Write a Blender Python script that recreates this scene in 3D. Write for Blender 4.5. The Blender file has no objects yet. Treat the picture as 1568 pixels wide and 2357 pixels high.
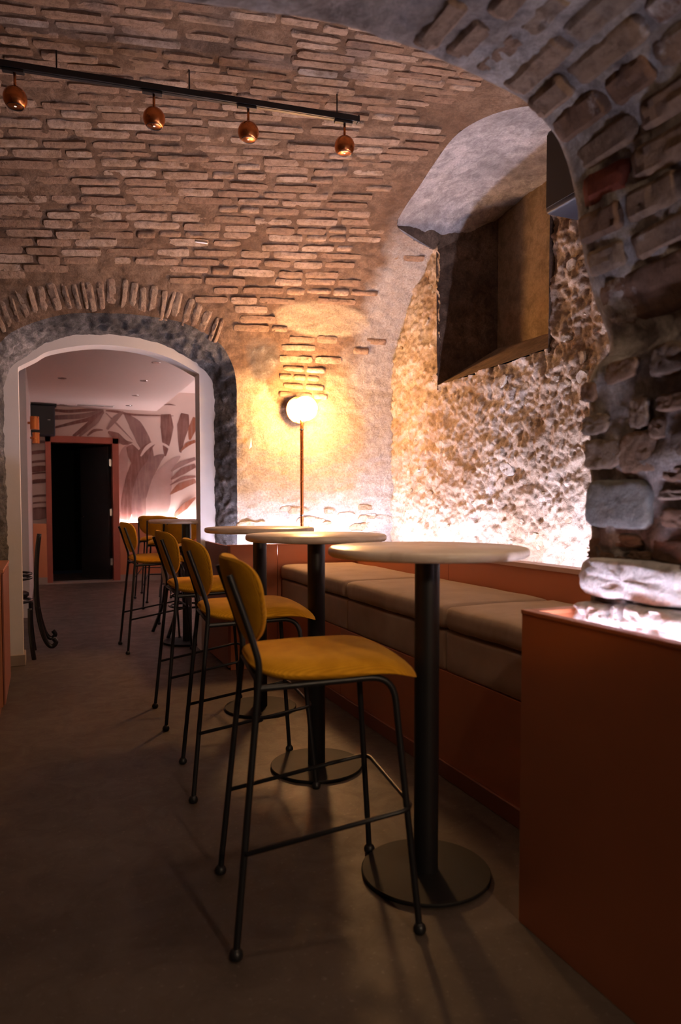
import bpy, bmesh, math, random
import numpy as np
from mathutils import Vector, Matrix, noise

SC = bpy.context.scene
COL = SC.collection
rng = random.Random(7)

# ---------------------------------------------------------------- camera
F_PX, CAM_H = 1630.0, 1.24
YAW, PITCH = math.radians(22.8), math.radians(2.5)
CX, CY = 784.0, 1160 + F_PX * math.tan(PITCH)
cam_d = bpy.data.cameras.new('camera')
cam_d.sensor_fit = 'AUTO'
cam_d.sensor_width = 36.0
cam_d.lens = F_PX / 2357 * 36.0
cam_d.shift_y = (CY - 1178.5) / 2357
cam_d.clip_start = 0.05
cam_d.dof.use_dof = True
cam_d.dof.focus_distance = 4.3
cam_d.dof.aperture_fstop = 2.4
cam = bpy.data.objects.new('camera', cam_d)
COL.objects.link(cam)
cam.location = (0, 0, CAM_H)
cam.rotation_euler = (math.pi / 2 - PITCH, 0, -YAW)
SC.camera = cam

# ---------------------------------------------------------------- world, exposure
w = bpy.data.worlds.new('world')
SC.world = w
w.use_nodes = True
w.node_tree.nodes['Background'].inputs[0].default_value = (0.55, 0.5, 0.7, 1)
w.node_tree.nodes['Background'].inputs[1].default_value = 0.002
SC.view_settings.view_transform = 'Standard'
SC.view_settings.look = 'None'
SC.view_settings.exposure = 0.0
SC.view_settings.gamma = 1.0
SC.view_settings.use_curve_mapping = False

LAMP_COL, LAMP_E = (1.0, 0.53, 0.20), 250.0
LED_COL, LED_E = (0.80, 0.77, 1.0), 170.0
PIER_LED_E = 125.0
ROOM_LED_COL, ROOM_LED_E = (1.0, 0.86, 0.90), 165.0
SPOT_COL, SPOT_W = (1.0, 0.68, 0.43), 14.0
FRONT_LAMP_COL, FRONT_LAMP_E = (1.0, 0.70, 0.46), 290.0
LAMP_P = Vector((2.02, 5.56, 2.03))

# camera maths, used to read real positions on known planes
_F = Vector((math.sin(YAW) * math.cos(PITCH), math.cos(YAW) * math.cos(PITCH), -math.sin(PITCH)))
_R = Vector((math.cos(YAW), -math.sin(YAW), 0))
_U = _R.cross(_F)
_C = Vector((0, 0, CAM_H))
def at(px, py, axis, v):
    d = _F + _R * ((px - CX) / F_PX) - _U * ((py - CY) / F_PX)
    i = 'xyz'.index(axis)
    return _C + d * ((v - _C[i]) / d[i])

# ---------------------------------------------------------------- helpers
def tag(o, label=None, cat=None, group=None, kind=None):
    if label: o['label'] = label
    if cat: o['category'] = cat
    if group: o['group'] = group
    if kind: o['kind'] = kind
    return o

def empty(name, loc=(0, 0, 0), rz=0, parent=None):
    o = bpy.data.objects.new(name, None)
    COL.objects.link(o)
    o.location = loc
    o.rotation_euler = (0, 0, rz)
    o.empty_display_size = 0.05
    o.parent = parent
    return o

class MB:
    def __init__(s):
        s.v, s.f = [], []
    def add(s, vs, fs):
        b = len(s.v)
        s.v += [tuple(v) for v in vs]
        s.f += [tuple(i + b for i in f) for f in fs]
        return s
    def box(s, a, b):
        (x0, y0, z0), (x1, y1, z1) = a, b
        vs = [(x0, y0, z0), (x1, y0, z0), (x1, y1, z0), (x0, y1, z0), (x0, y0, z1), (x1, y0, z1), (x1, y1, z1), (x0, y1, z1)]
        return s.add(vs, [(0, 3, 2, 1), (4, 5, 6, 7), (0, 1, 5, 4), (1, 2, 6, 5), (2, 3, 7, 6), (3, 0, 4, 7)])
    def tube(s, pts, r, n=10, caps=True, rads=None):
        pts = [Vector(p) for p in pts]
        m = len(pts)
        T = []
        for i in range(m):
            t = pts[min(i + 1, m - 1)] - pts[max(i - 1, 0)]
            T.append(t.normalized())
        ref = Vector((0, 0, 1)) if abs(T[0].z) < 0.9 else Vector((1, 0, 0))
        N = T[0].cross(ref).normalized()
        vs, fs = [], []
        for i in range(m):
            N = (N - T[i] * N.dot(T[i])).normalized()
            B = T[i].cross(N)
            rr = rads[i] if rads else r
            for k in range(n):
                a = 2 * math.pi * k / n
                vs.append(pts[i] + N * (rr * math.cos(a)) + B * (rr * math.sin(a)))
        for i in range(m - 1):
            for k in range(n):
                k2 = (k + 1) % n
                fs.append((i * n + k, i * n + k2, (i + 1) * n + k2, (i + 1) * n + k))
        if caps:
            fs.append(tuple(range(n - 1, -1, -1)))
            fs.append(tuple((m - 1) * n + k for k in range(n)))
        return s.add(vs, fs)
    def lathe(s, prof, n=32, origin=(0, 0, 0)):
        ox, oy, oz = origin
        vs, fs = [], []
        m = len(prof)
        for r, z in prof:
            for k in range(n):
                a = 2 * math.pi * k / n
                vs.append((ox + r * math.cos(a), oy + r * math.sin(a), oz + z))
        for i in range(m - 1):
            for k in range(n):
                k2 = (k + 1) % n
                fs.append((i * n + k, i * n + k2, (i + 1) * n + k2, (i + 1) * n + k))
        if prof[0][0] > 1e-5: fs.append(tuple(range(n - 1, -1, -1)))
        if prof[-1][0] > 1e-5: fs.append(tuple((m - 1) * n + k for k in range(n)))
        return s.add(vs, fs)
    def sphere(s, c, r, n=24, m=14, sz=1.0):
        prof = [(r * math.sin(math.pi * i / m) + (1e-6 if i in (0, m) else 0), -r * sz * math.cos(math.pi * i / m)) for i in range(m + 1)]
        return s.lathe(prof, n, c)
    def build(s, name, mat, parent=None, smooth=False, bevel=0, autosmooth=None):
        me = bpy.data.meshes.new(name)
        me.from_pydata([tuple(v) for v in s.v], [], s.f)
        me.validate()
        if mat: me.materials.append(mat)
        if smooth:
            me.polygons.foreach_set('use_smooth', [True] * len(me.polygons))
        me.update()
        if autosmooth:
            me.set_sharp_from_angle(angle=math.radians(autosmooth))
        o = bpy.data.objects.new(name, me)
        COL.objects.link(o)
        o.parent = parent
        if bevel:
            md = o.modifiers.new('bevel', 'BEVEL')
            md.width = bevel; md.segments = 2; md.limit_method = 'ANGLE'; md.angle_limit = math.radians(40)
        return o

def rbox(sx, sy, sz, r, n=(6, 6, 4), warp=None):
    """rounded subdivided box centred on the origin"""
    bm = bmesh.new()
    h = (sx / 2, sy / 2, sz / 2)
    vmap = {}
    def V(p):
        k = (round(p[0], 6), round(p[1], 6), round(p[2], 6))
        if k not in vmap:
            q = Vector(p)
            inner = Vector([max(-(h[i] - r), min(h[i] - r, q[i])) for i in range(3)])
            d = q - inner
            if d.length > 1e-9: q = inner + d.normalized() * r
            if warp: q = warp(q)
            vmap[k] = bm.verts.new(q)
        return vmap[k]
    def cuts(a, m):
        e = [-h[a], -h[a] + r * 0.3, -h[a] + r]
        mid = [-h[a] + r + (2 * h[a] - 2 * r) * i / m for i in range(1, m)]
        return e + mid + [h[a] - r, h[a] - r * 0.3, h[a]]
    cs = [cuts(i, n[i]) for i in range(3)]
    for ax in range(3):
        a, b = (ax + 1) % 3, (ax + 2) % 3
        for sgn in (-1, 1):
            for i in range(len(cs[a]) - 1):
                for j in range(len(cs[b]) - 1):
                    q = []
                    for (ii, jj) in ((i, j), (i + 1, j), (i + 1, j + 1), (i, j + 1)):
                        p = [0, 0, 0]
                        p[ax] = sgn * h[ax]; p[a] = cs[a][ii]; p[b] = cs[b][jj]
                        q.append(V(p))
                    if sgn < 0: q.reverse()
                    try: bm.faces.new(q)
                    except ValueError: pass
    return bm

def bm_obj(bm, name, mat, parent=None, smooth=True, loc=None):
    me = bpy.data.meshes.new(name)
    bm.to_mesh(me); bm.free()
    if mat: me.materials.append(mat)
    if smooth: me.polygons.foreach_set('use_smooth', [True] * len(me.polygons))
    o = bpy.data.objects.new(name, me)
    COL.objects.link(o)
    o.parent = parent
    if loc is not None: o.location = loc
    return o

def copy_tree(o, parent=None):
    c = o.copy(); COL.objects.link(c); c.parent = parent
    for ch in o.children: copy_tree(ch, c)
    return c

def round_path(pts, rad, n=5):
    pts = [Vector(p) for p in pts]
    out = [pts[0]]
    for i in range(1, len(pts) - 1):
        a, b, c = pts[i - 1], pts[i], pts[i + 1]
        d1, d2 = (a - b), (c - b)
        r1 = min(rad, d1.length * 0.45, d2.length * 0.45)
        p, q = b + d1.normalized() * r1, b + d2.normalized() * r1
        for k in range(n + 1):
            t = k / n
            out.append(p * (1 - t) ** 2 + b * (2 * t * (1 - t)) + q * t * t)
    out.append(pts[-1])
    return out

def spline(pts, n=8):
    pts = [Vector(p) for p in pts]
    out = []
    for i in range(len(pts) - 1):
        p0 = pts[max(i - 1, 0)]; p1 = pts[i]; p2 = pts[i + 1]; p3 = pts[min(i + 2, len(pts) - 1)]
        for k in range(n):
            t = k / n
            out.append(0.5 * ((2 * p1) + (p2 - p0) * t + (2 * p0 - 5 * p1 + 4 * p2 - p3) * t * t + (3 * p1 - p0 - 3 * p2 + p3) * t ** 3))
    out.append(pts[-1])
    return out

def fbm(p, scale, octv=4, h=0.8):
    return noise.fractal(Vector(p) * scale, h, 2.0, octv)

# ---------------------------------------------------------------- materials
class NT:
    def __init__(s, name):
        s.m = bpy.data.materials.new(name)
        s.m.use_nodes = True
        s.t = s.m.node_tree
        s.b = s.t.nodes['Principled BSDF']
    def n(s, kind, **kw):
        nd = s.t.nodes.new(kind)
        for k, v in kw.items():
            if k.startswith('i_'):
                key = k[2:]
                nd.inputs[int(key) if key.isdigit() else key.replace('_', ' ')].default_value = v
            else: setattr(nd, k, v)
        return nd
    def l(s, a, b): s.t.links.new(a, b)
    def pos(s, scale=(1, 1, 1), obj=False, rot=(0, 0, 0)):
        if obj: src = s.n('ShaderNodeTexCoord').outputs['Object']
        else: src = s.n('ShaderNodeNewGeometry').outputs['Position']
        mp = s.n('ShaderNodeMapping')
        mp.inputs['Scale'].default_value = scale
        mp.inputs['Rotation'].default_value = rot
        s.l(src, mp.inputs[0])
        return mp.outputs[0]
    def noise(s, vec, scale, detail=6, rough=0.6, dist=0.0):
        nd = s.n('ShaderNodeTexNoise')
        nd.inputs['Scale'].default_value = scale; nd.inputs['Detail'].default_value = detail
        nd.inputs['Roughness'].default_value = rough; nd.inputs['Distortion'].default_value = dist
        s.l(vec, nd.inputs['Vector'])
        return nd.outputs[0]
    def ramp(s, fac, stops):
        nd = s.n('ShaderNodeValToRGB')
        el = nd.color_ramp.elements
        while len(el) < len(stops): el.new(0.5)
        for e, (p, c) in zip(el, stops):
            e.position = p
            e.color = (*c, 1) if len(c) == 3 else c
        s.l(fac, nd.inputs[0])
        return nd.outputs[0]
    def mix(s, fac, a, b, mode='MIX'):
        nd = s.n('ShaderNodeMix', data_type='RGBA', blend_type=mode)
        for inp, v in ((0, fac), (6, a), (7, b)):
            if isinstance(v, (int, float)): nd.inputs[inp].default_value = v
            elif isinstance(v, tuple): nd.inputs[inp].default_value = (*v, 1) if len(v) == 3 else v
            else: s.l(v, nd.inputs[inp])
        return nd.outputs[2]
    def math(s, op, a, b=None):
        nd = s.n('ShaderNodeMath', operation=op)
        for i, v in enumerate((a, b)):
            if v is None: continue
            if isinstance(v, (int, float)): nd.inputs[i].default_value = v
            else: s.l(v, nd.inputs[i])
        return nd.outputs[0]
    def bump(s, h, strength=0.5, dist=0.01, prev=None):
        nd = s.n('ShaderNodeBump')
        nd.inputs['Strength'].default_value = strength; nd.inputs['Distance'].default_value = dist
        s.l(h, nd.inputs['Height'])
        if prev is not None: s.l(prev, nd.inputs['Normal'])
        return nd.outputs[0]
    def out(s, color=None, rough=None, normal=None, metal=None, spec=None):
        def put(k, v):
            if v is None: return
            if isinstance(v, (int, float)): s.b.inputs[k].default_value = v
            elif isinstance(v, tuple): s.b.inputs[k].default_value = (*v, 1)
            else: s.l(v, s.b.inputs[k])
        put('Base Color', color); put('Roughness', rough); put('Normal', normal); put('Metallic', metal)
        if spec is not None: s.b.inputs['Specular IOR Level'].default_value = spec
        return s.m

def plain(name, col, rough=0.5, metal=0.0, var=0.12, scale=9.0, bump=0.0, bscale=120.0, spec=None, obj=False):
    t = NT(name)
    p = t.pos(obj=obj)
    nz = t.noise(p, scale)
    c = t.mix(nz, tuple(x * (1 - var) for x in col), tuple(min(1, x * (1 + var)) for x in col))
    nrm = None
    if bump: nrm = t.bump(t.noise(p, bscale, 4), bump, 0.003)
    r = t.math('ADD', t.math('MULTIPLY', nz, 0.14), rough - 0.07)
    return t.out(c, r, nrm, metal, spec)

def emis(name, col, e):
    m = bpy.data.materials.new(name)
    m.use_nodes = True
    b = m.node_tree.nodes['Principled BSDF']
    b.inputs['Base Color'].default_value = (*col, 1)
    b.inputs['Emission Color'].default_value = (*col, 1)
    b.inputs['Emission Strength'].default_value = e
    return m

def mortar_mat(name, c1, c2, c3, bump=0.9, stain=None, attr=False, dark=0.75):
    """rough lime mortar; if attr, the colour attribute 'tone' (r: pale lime, g: ochre plaster, b: dark grey) shifts it"""
    t = NT(name)
    p = t.pos()
    n1 = t.noise(p, 2.2, 8, 0.62)
    n2 = t.noise(p, 11.0, 8, 0.7, 0.4)
    n3 = t.noise(p, 70.0, 6, 0.7)
    c = t.ramp(n1, [(0.3, c1), (0.52, c2), (0.7, c3)])
    c = t.mix(t.ramp(n2, [(0.42, (0, 0, 0)), (0.62, (dark, dark, dark))]), c, tuple(x * 0.55 for x in c1))
    if attr:
        a = t.n('ShaderNodeVertexColor', layer_name='tone')
        sp = t.n('ShaderNodeSeparateColor')
        t.l(a.outputs[0], sp.inputs[0])
        lime = t.ramp(n2, [(0.3, (0.40, 0.36, 0.33)), (0.6, (0.62, 0.58, 0.54)), (0.8, (0.74, 0.71, 0.68))])
        och = t.ramp(n2, [(0.3, (0.42, 0.31, 0.19)), (0.7, (0.58, 0.46, 0.31))])
        dk = t.ramp(n2, [(0.35, (0.05, 0.05, 0.055)), (0.55, (0.14, 0.135, 0.13)), (0.72, (0.42, 0.40, 0.38))])
        c = t.mix(sp.outputs[1], c, och)
        c = t.mix(sp.outputs[0], c, lime)
        c = t.mix(sp.outputs[2], c, dk)
    if stain:
        c = t.mix(t.ramp(t.noise(p, 1.3, 5), [(0.5, (0, 0, 0)), (0.7, (0.7, 0.7, 0.7))]), c, stain)
    c = t.mix(t.ramp(n3, [(0.35, (0.55, 0.55, 0.55)), (0.7, (0, 0, 0))]), c, tuple(x * 0.5 for x in c1))
    nr = t.bump(n3, bump * 0.7, 0.005)
    nr = t.bump(n2, bump, 0.014, nr)
    nr = t.bump(t.noise(t.pos((14, 14, 75)), 1.0, 5, 0.65, 0.8), bump * 0.35, 0.008, nr)
    return t.out(c, 0.93, nr, spec=0.2)

def brick_mat(name, tones, mortar, cover=(0.5, 0.6), bump=0.8):
    t = NT(name)
    p = t.pos()
    rnd = t.n('ShaderNodeAttribute', attribute_name='rnd')
    nz = t.noise(p, 9, 7, 0.65)
    n2 = t.noise(p, 30, 7, 0.7, 0.3)
    n3 = t.noise(p, 95, 5, 0.7)
    f = t.math('ADD', t.math('MULTIPLY', rnd.outputs['Fac'], 0.7), t.math('MULTIPLY', nz, 0.3))
    c = t.ramp(f, [(i / (len(tones) - 1) * 0.8 + 0.1, k) for i, k in enumerate(tones)])
    c = t.mix(t.ramp(t.noise(p, 5.5, 8, 0.7), [(cover[0], (0, 0, 0)), (cover[1], (0.85, 0.85, 0.85))]), c, mortar)
    c = t.mix(t.ramp(n2, [(0.3, (0.6, 0.6, 0.6)), (0.55, (0, 0, 0))]), c, tuple(x * 0.35 for x in tones[0]))
    nr = t.bump(n3, bump * 0.6, 0.004)
    nr = t.bump(n2, bump, 0.016, nr)
    return t.out(c, 0.92, nr, spec=0.2)

M = {}
M['vault_mortar'] = mortar_mat('vault mortar', (0.17, 0.10, 0.06), (0.26, 0.165, 0.105), (0.34, 0.23, 0.155), 0.9, attr=True)
M['brick'] = brick_mat('old brick', [(0.23, 0.135, 0.085), (0.33, 0.21, 0.14), (0.42, 0.29, 0.205), (0.50, 0.375, 0.28)], (0.31, 0.205, 0.13), (0.47, 0.6))
M['vous'] = brick_mat('old voussoir brick', [(0.20, 0.125, 0.085), (0.28, 0.185, 0.13), (0.34, 0.235, 0.17)], (0.34, 0.25, 0.18), (0.42, 0.56))
M['rubble'] = mortar_mat('rubble mortar', (0.34, 0.22, 0.14), (0.55, 0.44, 0.35), (0.72, 0.65, 0.60), 1.0, dark=0.5)
M['rubble_stone'] = brick_mat('rubble stone', [(0.26, 0.17, 0.10), (0.42, 0.31, 0.2), (0.48, 0.43, 0.38), (0.60, 0.55, 0.50)], (0.5, 0.44, 0.38), (0.52, 0.64), 0.9)
M['arch_mortar'] = mortar_mat('arch mortar', (0.22, 0.175, 0.155), (0.38, 0.335, 0.32), (0.58, 0.54, 0.53), 1.0)
M['arch_brick'] = brick_mat('arch brick', [(0.13, 0.07, 0.048), (0.19, 0.115, 0.078), (0.23, 0.155, 0.11), (0.18, 0.15, 0.13)], (0.42, 0.38, 0.37), (0.58, 0.67), 0.7)
M['arch_red'] = brick_mat('red arch brick', [(0.16, 0.04, 0.025), (0.22, 0.06, 0.035)], (0.3, 0.2, 0.17), (0.68, 0.8), 0.5)
M['arch_pale'] = brick_mat('pale arch stone', [(0.52, 0.50, 0.49), (0.62, 0.6, 0.58)], (0.35, 0.32, 0.30), (0.58, 0.68), 0.8)
M['arch_grey'] = brick_mat('grey arch stone', [(0.16, 0.16, 0.155), (0.20, 0.195, 0.19)], (0.24, 0.2, 0.17), (0.6, 0.72), 0.6)
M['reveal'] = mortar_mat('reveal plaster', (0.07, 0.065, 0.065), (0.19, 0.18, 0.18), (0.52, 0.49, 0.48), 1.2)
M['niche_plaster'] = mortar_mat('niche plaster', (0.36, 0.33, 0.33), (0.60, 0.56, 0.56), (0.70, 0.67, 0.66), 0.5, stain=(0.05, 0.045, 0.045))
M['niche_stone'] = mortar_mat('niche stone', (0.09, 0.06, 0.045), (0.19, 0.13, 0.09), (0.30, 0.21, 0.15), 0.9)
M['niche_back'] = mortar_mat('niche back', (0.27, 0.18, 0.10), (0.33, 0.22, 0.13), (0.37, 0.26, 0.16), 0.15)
M['white_paint'] = plain('white paint', (0.70, 0.66, 0.64), 0.6, var=0.05, bump=0.15, bscale=60)
M['ceiling_paint'] = plain('ceiling paint', (0.58, 0.46, 0.42), 0.8, var=0.04)
M['copper_panel'] = plain('terracotta lacquered panel', (0.56, 0.21, 0.105), 0.36, metal=0.5, var=0.05, bump=0.03, bscale=400)
M['copper_dark'] = plain('terracotta plinth', (0.22, 0.075, 0.045), 0.5, var=0.08)
M['ledge_cap'] = plain('led-lit terracotta ledge', (0.62, 0.40, 0.33), 0.35, var=0.05)  # paler than the panels: LED light on the rim is put into the colour
M['black_metal'] = plain('black powder coated metal', (0.010, 0.010, 0.012), 0.42, var=0.2, bump=0.05, bscale=500)
M['black_base'] = plain('dark grey coated base', (0.006, 0.0055, 0.0055), 0.62, var=0.2, spec=0.3)
M['black_wood'] = plain('black lacquered bentwood', (0.006, 0.006, 0.009), 0.25, var=0.2)
M['track'] = plain('black track', (0.008, 0.008, 0.009), 0.45)
M['speaker'] = plain('speaker black', (0.008, 0.010, 0.02), 0.5)
M['brown_lacquer'] = plain('red brown frame', (0.30, 0.075, 0.045), 0.5, var=0.1)
M['door_dark'] = plain('dark door', (0.035, 0.033, 0.035), 0.55)
M['dark_void'] = plain('unlit corridor black', (0.012, 0.012, 0.013), 0.9)  # near-black colour stands in for the darkness of the unlit corridor
M['chrome'] = plain('chrome', (0.7, 0.7, 0.7), 0.2, 1.0)
M['copper'] = plain('brushed copper', (0.62, 0.22, 0.07), 0.27, 1.0, var=0.03, scale=5)
M['skirting'] = plain('beige skirting', (0.32, 0.26, 0.22), 0.6)
M['cane'] = plain('woven cane', (0.42, 0.30, 0.2), 0.7, bump=0.8, bscale=160)
M['globe'] = emis('lit opal globe', LAMP_COL, LAMP_E)
M['led'] = emis('white led', LED_COL, LED_E)
M['led_pier'] = emis('white led pier', LED_COL, PIER_LED_E)
M['globe_dim'] = emis('lit opal globe of the front room', FRONT_LAMP_COL, FRONT_LAMP_E)
M['led_room'] = emis('white led room', ROOM_LED_COL, ROOM_LED_E)
M['lens'] = emis('spot lens', (0.75, 0.72, 0.68), 0.42)
M['downlight'] = emis('downlight glow', (1.0, 0.85, 0.72), 0.9)
M['paper'] = plain('paper', (0.75, 0.65, 0.55), 0.8)
M['glass_clip'] = plain('metal clip', (0.6, 0.58, 0.55), 0.3, 0.8)

def floor_mat():
    t = NT('polished concrete')
    p = t.pos()
    n1 = t.noise(p, 1.1, 8, 0.62, 0.6)
    n2 = t.noise(p, 7.0, 8, 0.7, 0.8)
    n3 = t.noise(p, 60.0, 4, 0.6)
    c = t.ramp(n1, [(0.3, (0.0587, 0.0433, 0.0347)), (0.5, (0.0867, 0.0653, 0.052)), (0.7, (0.1148, 0.0877, 0.0704))])
    c = t.mix(t.ramp(n2, [(0.45, (0, 0, 0)), (0.7, (0.6, 0.6, 0.6))]), c, (0.057, 0.042, 0.0348))
    c = t.mix(t.ramp(n3, [(0.6, (0, 0, 0)), (0.75, (0.35, 0.35, 0.35))]), c, (0.3, 0.24, 0.2))
    r = t.ramp(n2, [(0.3, (0.42, 0.42, 0.42)), (0.7, (0.62, 0.62, 0.62))])
    nr = t.bump(n2, 0.12, 0.004)
    nr = t.bump(n3, 0.08, 0.002, nr)
    return t.out(c, r, nr, spec=0.35)
M['floor'] = floor_mat()

def marble_mat():
    t = NT('pale veined marble')
    p = t.pos()
    n = t.noise(p, 3.0, 8, 0.6, 2.2)
    n2 = t.noise(p, 12, 6, 0.6)
    c = t.ramp(n, [(0.35, (0.52, 0.40, 0.32)), (0.5, (0.66, 0.54, 0.45)), (0.62, (0.70, 0.60, 0.52))])
    c = t.mix(t.ramp(n2, [(0.5, (0, 0, 0)), (0.75, (0.3, 0.3, 0.3))]), c, (0.5, 0.36, 0.27))
    return t.out(c, 0.33)
M['marble'] = marble_mat()

def cord_mat(name, axis):
    t = NT(name)
    tc = t.n('ShaderNodeTexCoord')
    wv = t.n('ShaderNodeTexWave', wave_type='BANDS', bands_direction=axis)
    wv.inputs['Scale'].default_value = 62.0
    wv.inputs['Distortion'].default_value = 0.25
    t.l(tc.outputs['Object'], wv.inputs['Vector'])
    p = t.pos()
    nz = t.noise(p, 14, 6, 0.6)
    n3 = t.noise(p, 300, 3)
    c = t.ramp(nz, [(0.3, (0.62, 0.28, 0.010)), (0.7, (0.80, 0.39, 0.018))])
    c = t.mix(t.math('MULTIPLY', wv.outputs[1], 0.35), c, (0.36, 0.13, 0.006))
    nr = t.bump(n3, 0.25, 0.002)
    nr = t.bump(wv.outputs[1], 0.55, 0.0018, nr)
    t.b.inputs['Sheen Weight'].default_value = 0.25
    t.b.inputs['Sheen Tint'].default_value = (1.0, 0.7, 0.2, 1)
    return t.out(c, 0.85, nr, spec=0.15)
M['cord_seat'] = cord_mat('mustard corduroy', 'Y')
M['cord_back'] = cord_mat('mustard corduroy back', 'Y')

def fabric_mat():
    t = NT('taupe woven upholstery')
    p = t.pos()
    nz = t.noise(p, 6, 5)
    n2 = t.noise(p, 380, 3)
    n4 = t.noise(t.pos((5, 60, 12)), 1.0, 4)
    c = t.ramp(nz, [(0.3, (0.37, 0.26, 0.18)), (0.7, (0.46, 0.33, 0.235))])
    c = t.mix(t.math('MULTIPLY', n2, 0.4), c, (0.25, 0.17, 0.12))
    nr = t.bump(n2, 0.4, 0.002)
    t.b.inputs['Sheen Weight'].default_value = 0.15
    return t.out(c, 0.9, nr, spec=0.15)
M['fabric'] = fabric_mat()

def leaf_mat(name, c1, c2):
    t = NT(name)
    p = t.pos()
    st = t.noise(t.pos((26, 1, 2.2), rot=(0, 0, 0)), 1.0, 6, 0.65)
    n1 = t.noise(p, 2.4, 5, 0.6)
    c = t.mix(t.ramp(n1, [(0.35, (0, 0, 0)), (0.65, (1, 1, 1))]), c1, c2)
    c = t.mix(t.ramp(st, [(0.45, (0, 0, 0)), (0.7, (0.4, 0.4, 0.4))]), c, (0.40, 0.27, 0.23))
    return t.out(c, 0.9, spec=0.2)
M['mural_bg'] = plain('mural ground', (0.66, 0.52, 0.46), 0.85, var=0.06, scale=3)
M['leaf1'] = leaf_mat('mural leaf brown', (0.13, 0.055, 0.045), (0.24, 0.12, 0.10))
M['leaf2'] = leaf_mat('mural leaf mauve', (0.19, 0.105, 0.095), (0.30, 0.185, 0.165))
M['leaf4'] = leaf_mat('mural leaf pale', (0.36, 0.235, 0.21), (0.45, 0.31, 0.28))
M['leaf3'] = leaf_mat('mural leaf rust', (0.28, 0.09, 0.045), (0.30, 0.14, 0.1))

# ================================================================ STRUCTURE
# ---- floor
fl = MB()
nx, ny = 20, 40
fl.add([(-3 + 6.6 * i / nx, -2.5 + 16 * j / ny, 0) for j in range(ny + 1) for i in range(nx + 1)],
       [(j * (nx + 1) + i, j * (nx + 1) + i + 1, (j + 1) * (nx + 1) + i + 1, (j + 1) * (nx + 1) + i) for j in range(ny) for i in range(nx)])
tag(fl.build('floor', M['floor']), kind='structure')

# ---- vault + back wall profile (y, z) along arc length s
YW, ZS, YC, VA, VB = 5.78, 2.2, 3.6, 2.18, 1.40
X_R = 2.95
prof = [(YW, z) for z in np.linspace(0, ZS, 60)]
prof += [(YC + VA * math.cos(a), ZS + VB * math.sin(a)) for a in np.linspace(0, math.pi, 260)[1:]]
prof = np.array(prof)
seg = np.hypot(*np.diff(prof, axis=0).T)
arc = np.concatenate([[0], np.cumsum(seg)])
def surf(x, s):
    """point, tangent along s, inward normal on the wall/vault sheet"""
    y = float(np.interp(s, arc, prof[:, 0])); z = float(np.interp(s, arc, prof[:, 1]))
    e = 0.02
    y2 = float(np.interp(s + e, arc, prof[:, 0])); z2 = float(np.interp(s + e, arc, prof[:, 1]))
    y1 = float(np.interp(s - e, arc, prof[:, 0])); z1 = float(np.interp(s - e, arc, prof[:, 1]))
    T = Vector((0, y2 - y1, z2 - z1)).normalized()
    N = Vector((0, -T.z, T.y))           # at the wall T=(0,0,1) -> N=(0,-1,0)
    return Vector((x, y, z)), T, N
def s_of_z(z):
    i = int(np.searchsorted(prof[:200, 1], z))
    return float(np.interp(z, prof[:190, 1], arc[:190]))
S_SPLIT = s_of_z(2.98)
S_END = float(np.interp(-1.63, -prof[60:, 0], arc[60:]))

def rough_off(P):
    q = Vector((P.x * 0.55, P.y, P.z))      # trowelled along the courses
    return base_off(P) + 0.0065 * fbm(q, 7.0, 4) + 0.0075 * fbm(q, 21.0, 4) - 0.001
def base_off(P):
    return 0.018 * fbm(P, 1.5, 2)

# doorway outline (x, z) on the rough face and on the painted inner wall
DOOR_R = [(1.49, 0.0), (1.49, 0.97), (1.497, 2.17), (1.466, 2.358), (1.339, 2.539), (1.052, 2.658), (0.707, 2.685), (0.42, 2.671),
          (0.141, 2.629), (-0.131, 2.522), (-0.266, 2.407), (-0.36, 2.2), (-0.36, 0.97), (-0.36, 0.0)]
DOOR_W = [(1.33, 0.0), (1.33, 0.97), (1.332, 2.14), (1.315, 2.27), (1.247, 2.348), (1.104, 2.451), (0.857, 2.545), (0.46, 2.572),
          (0.119, 2.501), (-0.158, 2.298), (-0.21, 2.24), (-0.25, 2.1), (-0.25, 0.97), (-0.25, 0.0)]
DOOR_I = [(1.217, 0.0), (1.217, 0.97), (1.217, 1.7), (1.217, 2.2), (1.217, 2.318), (0.991, 2.425), (0.72, 2.484), (0.394, 2.486),
          (0.084, 2.416), (-0.037, 2.343), (-0.155, 2.272), (-0.155, 2.0), (-0.155, 0.97), (-0.155, 0.0)]
def densify(pts, step=0.03):
    out = []
    for a, b in zip(pts[:-1], pts[1:]):
        a, b = np.array(a), np.array(b)
        n = max(1, int(np.linalg.norm(b - a) / step))
        out += [tuple(a + (b - a) * k / n) for k in range(n)]
    return out + [pts[-1]]
def smooth_outline(pts, n=8):
    sp = spline([(p[0], 0, p[1]) for p in pts], n)
    return [(p.x, p.z) for p in sp]
def resample(pts, n):
    p = np.array(pts); d = np.concatenate([[0], np.cumsum(np.hypot(*np.diff(p, axis=0).T))])
    t = np.linspace(0, d[-1], n)
    return np.stack([np.interp(t, d, p[:, 0]), np.interp(t, d, p[:, 1])], 1)
NR = 420
door_r = np.concatenate([np.array(smooth_outline(DOOR_R[2:12])), ])
door_r = resample([DOOR_R[0]] + [tuple(p) for p in door_r] + [DOOR_R[-1]], NR)
door_w = np.array(smooth_outline(DOOR_W[2:12])); door_w = resample([DOOR_W[0]] + [tuple(p) for p in door_w] + [DOOR_W[-1]], NR)
door_i = resample(DOOR_I[:5] + smooth_outline(DOOR_I[4:11])[1:] + DOOR_I[11:], NR)

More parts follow.
